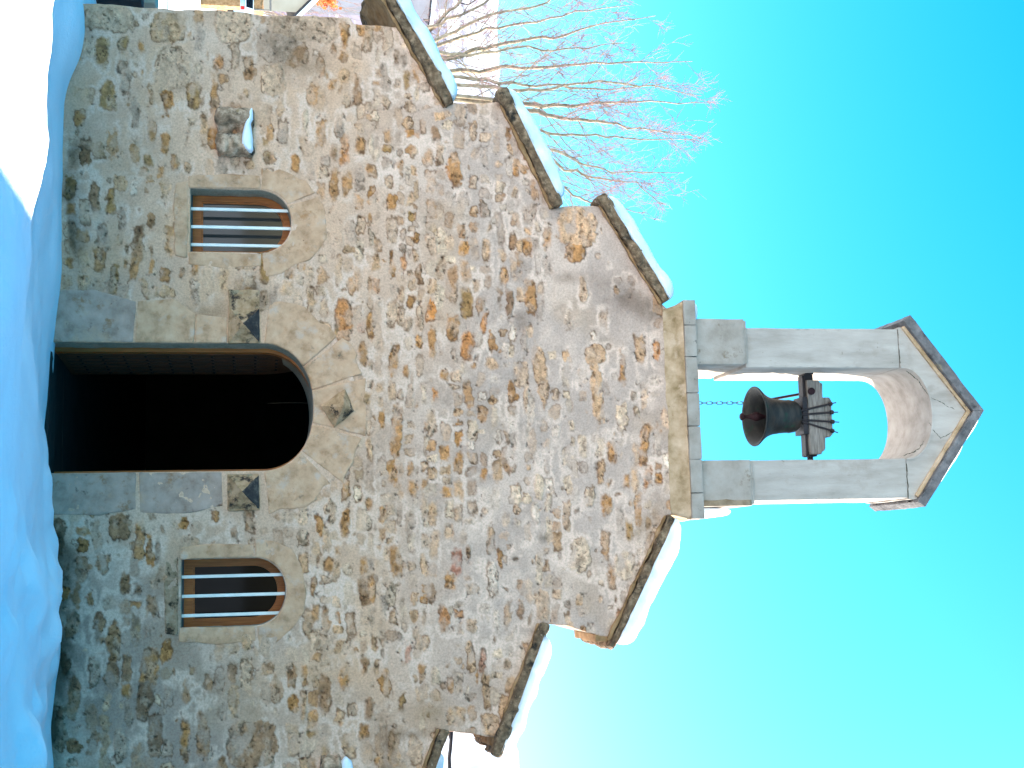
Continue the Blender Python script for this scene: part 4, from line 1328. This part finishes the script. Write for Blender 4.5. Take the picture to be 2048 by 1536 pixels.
add_prism(bm, [(-.285, 6.815), (.428, 6.812), (.428, 6.925), (.405, 6.932), (.398, 6.955), (.37, 6.968), (-.25, 6.968), (-.258, 6.95), (-.285, 6.935)], BY - .095, BY + .095)
roughen(bm, .04, .005, 9, 2, .008)
hs = bm_obj('headstock', bm, MAT['old_wood'], bell, None, True)
bm = bmesh.new()
add_prism(bm, [(-.118, 6.955), (.262, 6.955), (.262, 7.03), (.235, 7.055), (-.09, 7.06), (-.118, 7.04)], BY - .08, BY + .08)
roughen(bm, .04, .004, 9, 3, .010)
bm_obj('top_block', bm, MAT['old_wood'], hs, None, True)
bm = bmesh.new()
add_box(bm, -.33, .44, BY - .05, BY + .05, 6.785, 6.813)
add_box(bm, -.12, .235, BY - .105, BY + .105, 6.752, 6.80)
bm_obj('iron_plate', bm, MAT['iron'], hs)
for (xa, xb, r_, xc_, xd_) in ((.40, .52, .028, .40, .445), (-.28, -.40, .022, -.338, -.288)):
    bm = bmesh.new()
    add_tube(bm, [(xa, BY, 6.845), (xb, BY, 6.845)], r_, 12)
    add_box(bm, xc_, xd_, BY - .06, BY + .06, 6.803, 6.89)
    bm_obj('gudgeon', bm, MAT['iron'], hs)
bm = bmesh.new()
add_box(bm, -.352, -.338, BY - .10, BY + .07, 6.80, 6.88)
bm_obj('bearing_plate', bm, MAT['iron'], hs)
bm = bmesh.new()
c0 = B_(1425, 400, BY - .105)
add_tube(bm, [c0 + Vector((0, .01, 0)), c0 - Vector((0, .012, 0))], .034, 14)
bm_obj('bolt_head', bm, MAT['rust'], hs)
for (a, b) in ((B_(1510, 370, BY), B_(1528, 370, BY)), (B_(1555, 1112, BY), B_(1582, 1112, BY))):
    bm = bmesh.new()
    add_tube(bm, [a, b], .006, 8)
    bm_obj('bolt', bm, MAT['iron'], hs)
for (s, e, tip) in (((1325, 650), (1665, 562), (1740, 545)), ((1325, 700), (1682, 670), (1765, 668)), ((1335, 765), (1692, 790), (1780, 796)), ((1345, 790), (1690, 905), (1765, 930))):
    y = BY - .108
    a, b, c = B_(*s, y), B_(*e, y), B_(*tip, y)
    bm = bmesh.new()
    add_tube(bm, [a - Vector((0, 0, .03)), b], .010, 8)
    add_tube(bm, [b, c], .005, 8)
    d = (b - a).normalized()
    add_tube(bm, [b - d * .012, b + d * .018], .021, 6)
    bm_obj('strap_rod', bm, MAT['iron'], bell)
bm = bmesh.new()
for dx in (-.045, .0, .045):
    add_tube(bm, [(.057 + dx - .03, BY - .02, 6.745), (.057 + dx - .02, BY - .05, 6.775), (.057 + dx, BY - .05, 6.80), (.057 + dx + .02, BY - .02, 6.80)], .018, 8)
add_lathe(bm, [(.07, 6.735), (.06, 6.75), (.05, 6.79), (0, 6.80)], (.057, BY, 0), 16)
bm_obj('crown_loop', bm, MAT['iron'], bell, None, True)
bm = bmesh.new()
a, b = B_(1265, 440, BY + .12), B_(905, 505, BY + .35)
add_tube(bm, [a, b], .013, 8)
bm_obj('lever', bm, MAT['rust'], bell)
# chain hanging from the lever, behind the lip
bm = bmesh.new()
zt, zb_ = P(1483, 805, .72)[1] + .14, P(1388, 805, .72)[1] - .15
xch = P(1440, 806, .72)[0]
nl = int((zt - zb_) / .052)
for k in range(nl):
    z = zt - k * .052
    pts = []
    for q in range(11):
        a = 2 * math.pi * q / 10
        dx, dz = .017 * math.cos(a), .036 * math.sin(a)
        pts.append((xch + (dx if k % 2 else 0), .72 + (0 if k % 2 else dx), z + dz))
    add_tube(bm, pts, .0032, 5, False)
bm_obj('chain', bm, MAT['iron'], bell)


# ------------------------------------------------------------------ bare trees and brush
class Tubes:
    def __init__(s): s.v, s.f, s.n = [], [], 0

    def add(s, pts, r0, r1, sides=3):
        pts = np.asarray(pts, float)
        n = len(pts)
        t = np.gradient(pts, axis=0)
        t /= np.linalg.norm(t, axis=1)[:, None] + 1e-9
        ref = np.array([.31, .92, .17])
        a = np.cross(t, ref)
        a /= np.linalg.norm(a, axis=1)[:, None] + 1e-9
        b = np.cross(t, a)
        r = np.linspace(r0, r1, n)[:, None]
        for k in range(sides):
            an = 2 * math.pi * k / sides
            s.v.append(pts + r * (a * math.cos(an) + b * math.sin(an)))
        for i in range(n - 1):
            for k in range(sides):
                k2 = (k + 1) % sides
                s.f.append((s.n + k * n + i, s.n + k2 * n + i, s.n + k2 * n + i + 1, s.n + k * n + i + 1))
        s.n += n * sides

    def build(s, name, m, parent):
        me = bpy.data.meshes.new(name)
        np_mesh(me, np.concatenate(s.v), np.array(s.f))
        return link_mesh(name, me, m, parent, None, True)


def wander(p, d, L, n, up=.05, jit=.12):
    pts = [np.array(p, float)]
    d = np.array(d, float)
    d /= np.linalg.norm(d)
    for _ in range(n):
        d = d + rng.normal(0, jit, 3) + np.array([0, 0, up])
        d /= np.linalg.norm(d)
        pts.append(pts[-1] + d * L / n)
    return np.array(pts)


def side_dir(t, ang):
    q = rng.normal(0, 1, 3)
    q -= t * (q @ t)
    q /= np.linalg.norm(q) + 1e-9
    return t * math.cos(ang) + q * math.sin(ang)


def grow(limb, L, limbs, br, tw, nb, rb):
    """branches, twigs and end twigs along one limb"""
    n = len(limb)
    for k in range(nb):
        f = .12 + .86 * (k + rng.random()) / nb
        i = min(int(f * (n - 1)), n - 2)
        p = limb[i] + (limb[i + 1] - limb[i]) * (f * (n - 1) - i)
        t = limb[i + 1] - limb[i]
        t /= np.linalg.norm(t)
        l2 = L * (.40 - .32 * f) * rng.uniform(.5, 1.15)
        b = wander(p, side_dir(t, math.radians(rng.uniform(22, 55))), l2, 6, .07, .11)
        br.add(b, rb * (1 - .6 * f), .004, 4)
        for q in range(int(5 + 5 * rng.random())):
            g = .15 + .85 * rng.random()
            i2 = min(int(g * 6), 5)
            pp = b[i2] + (b[i2 + 1] - b[i2]) * (g * 6 - i2)
            tt = b[i2 + 1] - b[i2]
            tt /= np.linalg.norm(tt)
            l3 = l2 * rng.uniform(.18, .5)
            c = wander(pp, side_dir(tt, math.radians(rng.uniform(20, 60))), l3, 4, .06, .14)
            tw.add(c, .0044, .0022, 3)
            for r in range(3):
                h = rng.uniform(.3, 1)
                i3 = min(int(h * 4), 3)
                p3 = c[i3] + (c[i3 + 1] - c[i3]) * (h * 4 - i3)
                t3 = c[i3 + 1] - c[i3]
                t3 /= np.linalg.norm(t3)
                tw.add(wander(p3, side_dir(t3, math.radians(rng.uniform(25, 65))), rng.uniform(.08, .3), 2, .04, .12), .0036, .002, 3)


TY = 15.0
tree = tag(empty('bare_tree', (-8.5, TY, 0)), 'tall bare winter tree with fanned upright branches and reddish twigs behind the left copings', 'tree')
trk, br, tw = Tubes(), Tubes(), Tubes()
fork = np.array([P(600, 150, TY)[0], TY, P(600, 150, TY)[1]])
trk.add(np.array([[fork[0] + .05, TY, -.2], [fork[0] + .03, TY + .02, .9], [fork[0], TY, 1.7], fork]), .24, .16, 10)
LIMBS = [[(867, 82), (969, 35), (1070, 12), (1135, -12), (1200, -30)], [(922, 113), (969, 96), (1047, 82), (1129, 70), (1188, 51), (1313, 31)], [(890, 108), (954, 107), (1047, 96), (1150, 100), (1250, 85)],
         [(899, 145), (992, 137), (1121, 133), (1239, 125), (1385, 123)], [(900, 152), (1010, 165), (1110, 172), (1210, 180), (1330, 165)], [(1055, 213), (1117, 213), (1188, 207), (1289, 203), (1420, 205)],
         [(1063, 223), (1129, 234), (1188, 242), (1274, 258), (1405, 275)], [(1000, 205), (1086, 266), (1180, 270), (1266, 277), (1410, 278)], [(1020, 235), (1106, 301), (1164, 324), (1219, 344), (1365, 345)],
         [(1040, 260), (1120, 335), (1170, 352), (1266, 368), (1330, 410)], [(860, 60), (930, -5), (1000, -60), (1090, -100)], [(1010, 180), (1090, 180), (1190, 160), (1300, 170), (1395, 190)], [(1060, 280), (1130, 380), (1190, 410), (1290, 425)],
         [(880, 90), (960, 60), (1060, 45), (1170, 20), (1260, 10)], [(870, 50), (940, 20), (1030, -20), (1120, -50)]]
for li, pl in enumerate(LIMBS):
    yo = rng.uniform(-1.3, 1.3)
    pts = [fork.copy()]
    m_ = len(pl)
    for k, (u, v) in enumerate(pl):
        yy = TY + yo * (k + 1) / m_
        x, z = P(u, v, yy)
        pts.append(np.array([x, yy, z]))
    pts = np.array(pts)
    # resample with a little wander
    tt = np.linspace(0, len(pts) - 1, 22)
    lim = np.stack([np.interp(tt, np.arange(len(pts)), pts[:, c]) for c in range(3)], 1)
    lim[1:] += rng.normal(0, .025, lim[1:].shape)
    r0 = .066 if li in (1, 3, 5, 6) else .048
    trk.add(lim, r0, .008, 6)
    L = np.linalg.norm(np.diff(lim, axis=0), axis=1).sum()
    grow(lim, L * .8, None, br, tw, 15, .015)
trk.build('trunk', MAT['bark'], tree)
br.build('branches', MAT['bark'], tree)
tw.build('twigs', MAT['twig'], tree)


def shrub(name, x, y, h, n, label, m, spread=.5, rr=.008):
    z0 = float(snow_height(x, y))
    t = tag(empty(name, (x, y, z0)), label, 'tree')
    st, tw = Tubes(), Tubes()
    for k in range(n):
        d = np.array([rng.normal(0, spread), rng.normal(0, spread), 1.0])
        s = wander((x + rng.normal(0, .12), y + rng.normal(0, .12), z0 - .05), d, h * rng.uniform(.6, 1.05), 9, .05, .10)
        st.add(s, rr, .012, 4)
        for q in range(9):
            i = int(rng.integers(2, 9))
            tt = s[i] - s[i - 1]
            tt /= np.linalg.norm(tt)
            tw.add(wander(s[i], side_dir(tt, math.radians(rng.uniform(25, 60))), h * rng.uniform(.1, .28), 4, .03, .14), .014, .006, 3)
    st.build('stems', MAT['bark'], t)
    tw.build('twigs', m, t)
    return t


# bare trees behind the beige house, seen past the left corner
xb, _ = P(640, 14, 86)
shrub('distant_bare_tree', xb - 1.0, 86, 10.5, 16, 'tangle of bare brown trees behind the snowy roof of the beige house', MAT['twig'], .22, .05)
xb, _ = P(720, 22, 92)
shrub('distant_bare_tree', xb, 92, 12.5, 18, 'bare lilac-brown tree seen under the lowest left coping', MAT['twig'], .2, .05)


# ------------------------------------------------------------------ village past the left corner
def roofed_house(name, label, x0, x1, y0, y1, eave, ridge, wallm, parts, rot=0.0):
    """gable towards the camera; ridge runs along y"""
    h = tag(empty(name, (x1, y0, 0)), label, 'house')
    xm = (x0 + x1) / 2
    bm = bmesh.new()
    add_prism(bm, [(x0, -1.0), (x1, -1.0), (x1, eave), (xm, ridge), (x0, eave)], y0, y1)
    bm_obj('wall', bm, MAT[wallm], h)
    s = (ridge - eave) / (x1 - xm)
    ov, th, sn = .5, .16, .42
    bm = bmesh.new()
    add_prism(bm, [(x1 + ov, eave - ov * s), (x1 + ov, eave - ov * s + th), (xm, ridge + th + .02), (x0 - ov, eave - ov * s + th), (x0 - ov, eave - ov * s), (xm, ridge + .02)], y0 - .35, y1 + .35)
    bm_obj('roof', bm, MAT['dark_tile'], h)
    bm = bmesh.new()
    add_prism(bm, [(x1 + ov, eave - ov * s + th + .01), (x1 + ov, eave - ov * s + th + sn * .8), (xm, ridge + th + sn), (x0 - ov, eave - ov * s + th + sn * .8), (x0 - ov, eave - ov * s + th + .01), (xm, ridge + th + .03)], y0 - .33, y1 + .33)
    roughen(bm, .8, .05, .6, 3)
    so = bm_obj('snow_cap', bm, MAT['snow'], None, None, True)
    tag(so, parts.get('snow', 'snow on the roof of the ' + label), 'snow')
    if rot:                                     # turn house and roof snow together about the near corner
        rm = Matrix.Rotation(rot, 3, 'Z')
        c = Vector((x1, y0, 0))
        so.location = c + rm @ (so.location - c)
        so.rotation_euler.z = rot
    return h


def add_window(h, x, z, w_, hh, y, name='house_window'):
    bm = bmesh.new()
    add_ring(bm, [(x, z), (x + w_, z), (x + w_, z + hh), (x, z + hh)], [(x + .07, z + .07), (x + w_ - .07, z + .07), (x + w_ - .07, z + hh - .07), (x + .07, z + hh - .07)], y - .04, y + .02)
    f = bm_obj('house_window', bm, MAT['white_paint'], h)
    bm = bmesh.new()
    add_box(bm, x + .07, x + w_ - .07, y - .01, y + .01, z + .07, z + hh - .07)
    bm_obj('pane', bm, MAT['car_glass'], f)


RH = math.radians(30)
hb = roofed_house('village_house', 'beige house with dark sloping roof edge just past the left chapel corner', -42.3, -33.0, 70, 80, 4.35, 8.9, 'house_wall',
                  {'snow': 'deep snow on the roof of the beige house past the left corner'}, RH)
for x in (-40.5, -36.5): add_window(hb, x, 1.6, 1.1, 1.4, 70)
hb.rotation_euler.z = RH
hx1, hz1 = P(856, 38, 110)
hm = roofed_house('village_house', 'tall mauve house with chimney and snowy roof edge behind the bare tree', hx1 - 14, hx1, 110, 122, hz1, hz1 + .5, 'mauve_wall',
                  {'snow': 'white snow band on the roof edge of the mauve house behind the tree'}, RH)
for x in (-13, -9, -5): add_window(hm, hx1 + x, hz1 - 4, 1.2, 1.8, 110)
cz0, cz1 = P(860, 20, 110)[1], P(905, 20, 110)[1]
bm = bmesh.new()
add_box(bm, hx1 - 4.2, hx1 - .9, 110.6, 112.5, cz0 - .5, cz1 - .3)
chim = bm_obj('chimney', bm, MAT['mauve_wall'], hm)
bm = bmesh.new()
add_box(bm, hx1 - 4.4, hx1 - 1.9, 110.4, 112.7, cz1 - .6, cz1 + .3)
bm_obj('chimney_cap', bm, MAT['dark_tile'], chim)
bm = bmesh.new()
add_tube(bm, [(hx1 - 2.2, 111, cz1 + .2), (hx1 - 1.5, 111, cz1 + .8), (hx1 - 1.4, 111, cz1 + 1.6), (hx1 - 2.0, 111, cz1 + 2.4), (hx1 - 3.2, 111, cz1 + 2.8)], .07, 6)
bm_obj('antenna_wire', bm, MAT['iron'], chim)
hm.rotation_euler.z = RH

# orange-leaved beech hedge scrap
xb, zb2 = P(674, 5, 84)
t = tag(empty('beech_tree', (xb, 84, 0)), 'tree keeping a tuft of orange winter leaves behind the beige house', 'tree')
st = Tubes()
lf_v, lf_f = [], []
for k in range(24):
    s = wander((xb - .3 + rng.normal(0, .1), 84 + rng.normal(0, .1), -.2), (rng.normal(-.04, .03), rng.normal(0, .05), 1), zb2 * rng.uniform(.92, 1.02), 10, .03, .03)
    st.add(s, .03, .006, 4)
    for q in range(60):
        i = int(rng.integers(9, 11))
        c = s[i] + rng.normal(0, .16, 3)
        a_, b_ = rng.normal(0, .08, 3), rng.normal(0, .08, 3)
        n_ = len(lf_v)
        lf_v += [c, c + a_, c + a_ + b_, c + b_]
        lf_f.append((n_, n_ + 1, n_ + 2, n_ + 3))
st.build('stems', MAT['bark'], t)
me = bpy.data.meshes.new('leaves')
np_mesh(me, np.array(lf_v), np.array(lf_f))
link_mesh('leaves', me, MAT['orange'], t)

# low garden wall and gate post past the corner
x0, zg1 = P(283, 3, 2.4)
bm = bmesh.new()
add_box(bm, x0 - 2.5, x0, 2.4, 2.7, -.4, zg1)
roughen(bm, .12, .012, 3, 4, .02)
tag(bm_obj('garden_wall', bm, MAT['dark_tile'], None, None, True), 'low dark garden wall just past the left corner of the chapel', 'wall')
x0, z1 = P(311, 7, 3.2)
bm = bmesh.new()
add_box(bm, x0 - 1.2, x0, 3.2, 3.6, -.3, z1)
roughen(bm, .12, .015, 3, 5, .02)
tag(bm_obj('stone_block', bm, MAT['house_wall'], None, None, True), 'pale square stone block behind the low dark garden wall', 'stone')
x0, z0 = P(462, 12, 40); x1, z1 = P(480, 12, 40)
bm = bmesh.new()
add_box(bm, x0 - .36, x0, 40, 40.4, -.5, z1)
roughen(bm, .12, .02, 3, 6, .03)
tag(bm_obj('gate_post', bm, MAT['bed'], None, None, True), 'short ochre gate post beside the parked car', 'post')

# brown hedge above the car roof, and a rail before the beige house
x0, z0 = P(500, 19, 67); x1, z1 = P(526, 19, 67)
bm = bmesh.new()
add_box(bm, x0 - 6, x0, 67, 68, -.4, z1)
roughen(bm, .25, .10, 2.5, 7, .05)
tag(bm_obj('hedge', bm, MAT['bed'], None, None, True), 'low brown winter hedge behind the parked car', 'hedge')
x0, z0 = P(541, 23, 64)
rail = tag(empty('rail_fence', (x0, 64, 0)), 'thin brown wooden rail in front of the beige house wall', 'fence')
bm = bmesh.new()
add_tube(bm, [(x0, 64, z0), (x0 - 3, 64, z0 + .02), (x0 - 7, 64, z0)], .07, 6)
bm_obj('rail', bm, MAT['old_wood'], rail)
for xx in (-.1, -2.5, -5.0):
    bm = bmesh.new()
    add_tube(bm, [(x0 + xx, 64.1, -.3), (x0 + xx, 64.1, z0)], .06, 6)
    bm_obj('post', bm, MAT['old_wood'], rail)

# parked car, tail towards the chapel; only its rear corner shows past the wall
CX, CZ = P(500, 20, 60)
car = tag(empty('parked_car', (CX - .85, 61.5, .15)), 'pale blue parked car with a red tail light, past the left corner', 'car')
zt = P(508, 5, 60)[1]
zb3 = zt - 1.45
bm = bmesh.new()
side = [(0, .35), (0, .95), (.12, 1.0), (.55, 1.42), (2.2, 1.45), (3.0, .98), (4.0, .85), (4.15, .6), (4.15, .35)]
L_ = [bm.verts.new((CX - (.12 if zz > 1.1 else 0), 60 + s, zb3 + zz)) for s, zz in side]
R_ = [bm.verts.new((CX - 1.7 + (.12 if zz > 1.1 else 0), 60 + s, zb3 + zz)) for s, zz in side]
bm.faces.new(L_); bm.faces.new(R_[::-1])
for i in range(len(side)): bm.faces.new((L_[i], R_[i], R_[(i + 1) % len(side)], L_[(i + 1) % len(side)]))
bmesh.ops.recalc_face_normals(bm, faces=bm.faces[:])
bmesh.ops.bevel(bm, geom=bm.edges[:], offset=.05, segments=2, affect='EDGES')
body = bm_obj('body', bm, MAT['car_blue'], car, None, True)
bm = bmesh.new()
vs = [bm.verts.new(p) for p in ((CX - .22, 60.14, zb3 + 1.03), (CX - 1.48, 60.14, zb3 + 1.03), (CX - 1.42, 60.50, zb3 + 1.40), (CX - .28, 60.50, zb3 + 1.40))]
bm.faces.new(vs)
bmesh.ops.solidify(bm, geom=bm.faces[:], thickness=.03)
bm_obj('rear_window', bm, MAT['car_glass'], car)
for xx in (CX - .22, CX - 1.7 + .02):
    bm = bmesh.new()
    add_box(bm, xx, xx + .2, 59.97, 60.1, zb3 + .72, zb3 + .95)
    bmesh.ops.bevel(bm, geom=bm.edges[:], offset=.03, segments=2, affect='EDGES')
    bm_obj('tail_light', bm, MAT['tail'], car)
for xx in (CX - .2, CX - 1.7):
    for yy in (60.75, 63.35):
        bm = bmesh.new()
        add_tube(bm, [(xx, yy, zb3 + .32), (xx + .2, yy, zb3 + .32)], .32, 20)
        bm_obj('wheel', bm, MAT['tyre'], car)

# knobbly wire stretched from the nave behind the right steps
bm = bmesh.new()
pts, rr = [], []
for i in range(60):
    s = i / 59
    x = 2.55 + 6.0 * s
    pts.append((x, 4 + .01 * math.sin(i * .9), 3.885 - .12 * math.sin(math.pi * s) + .008 * math.sin(i * 1.7)))
    rr.append(.022 + (.016 if i % 5 == 2 else 0))
add_tube(bm, pts, rr, 7)
bm_obj_c = bm_obj('cable', bm, MAT['iron'])
tag(bm_obj_c, 'dark knobbly cable running out level behind the lower right step', 'cable')

# unseen house added on the right to shade the snow before the chapel
nb = roofed_house('added_shade_house', 'unseen stone house added right of the chapel to shade the foreground snow', 6.15, 12.6, -5.0, 4.6, 5.4, 7.4, 'rubble_plain',
                  {'snow': 'snow on the roof of the added unseen house right of the chapel'})
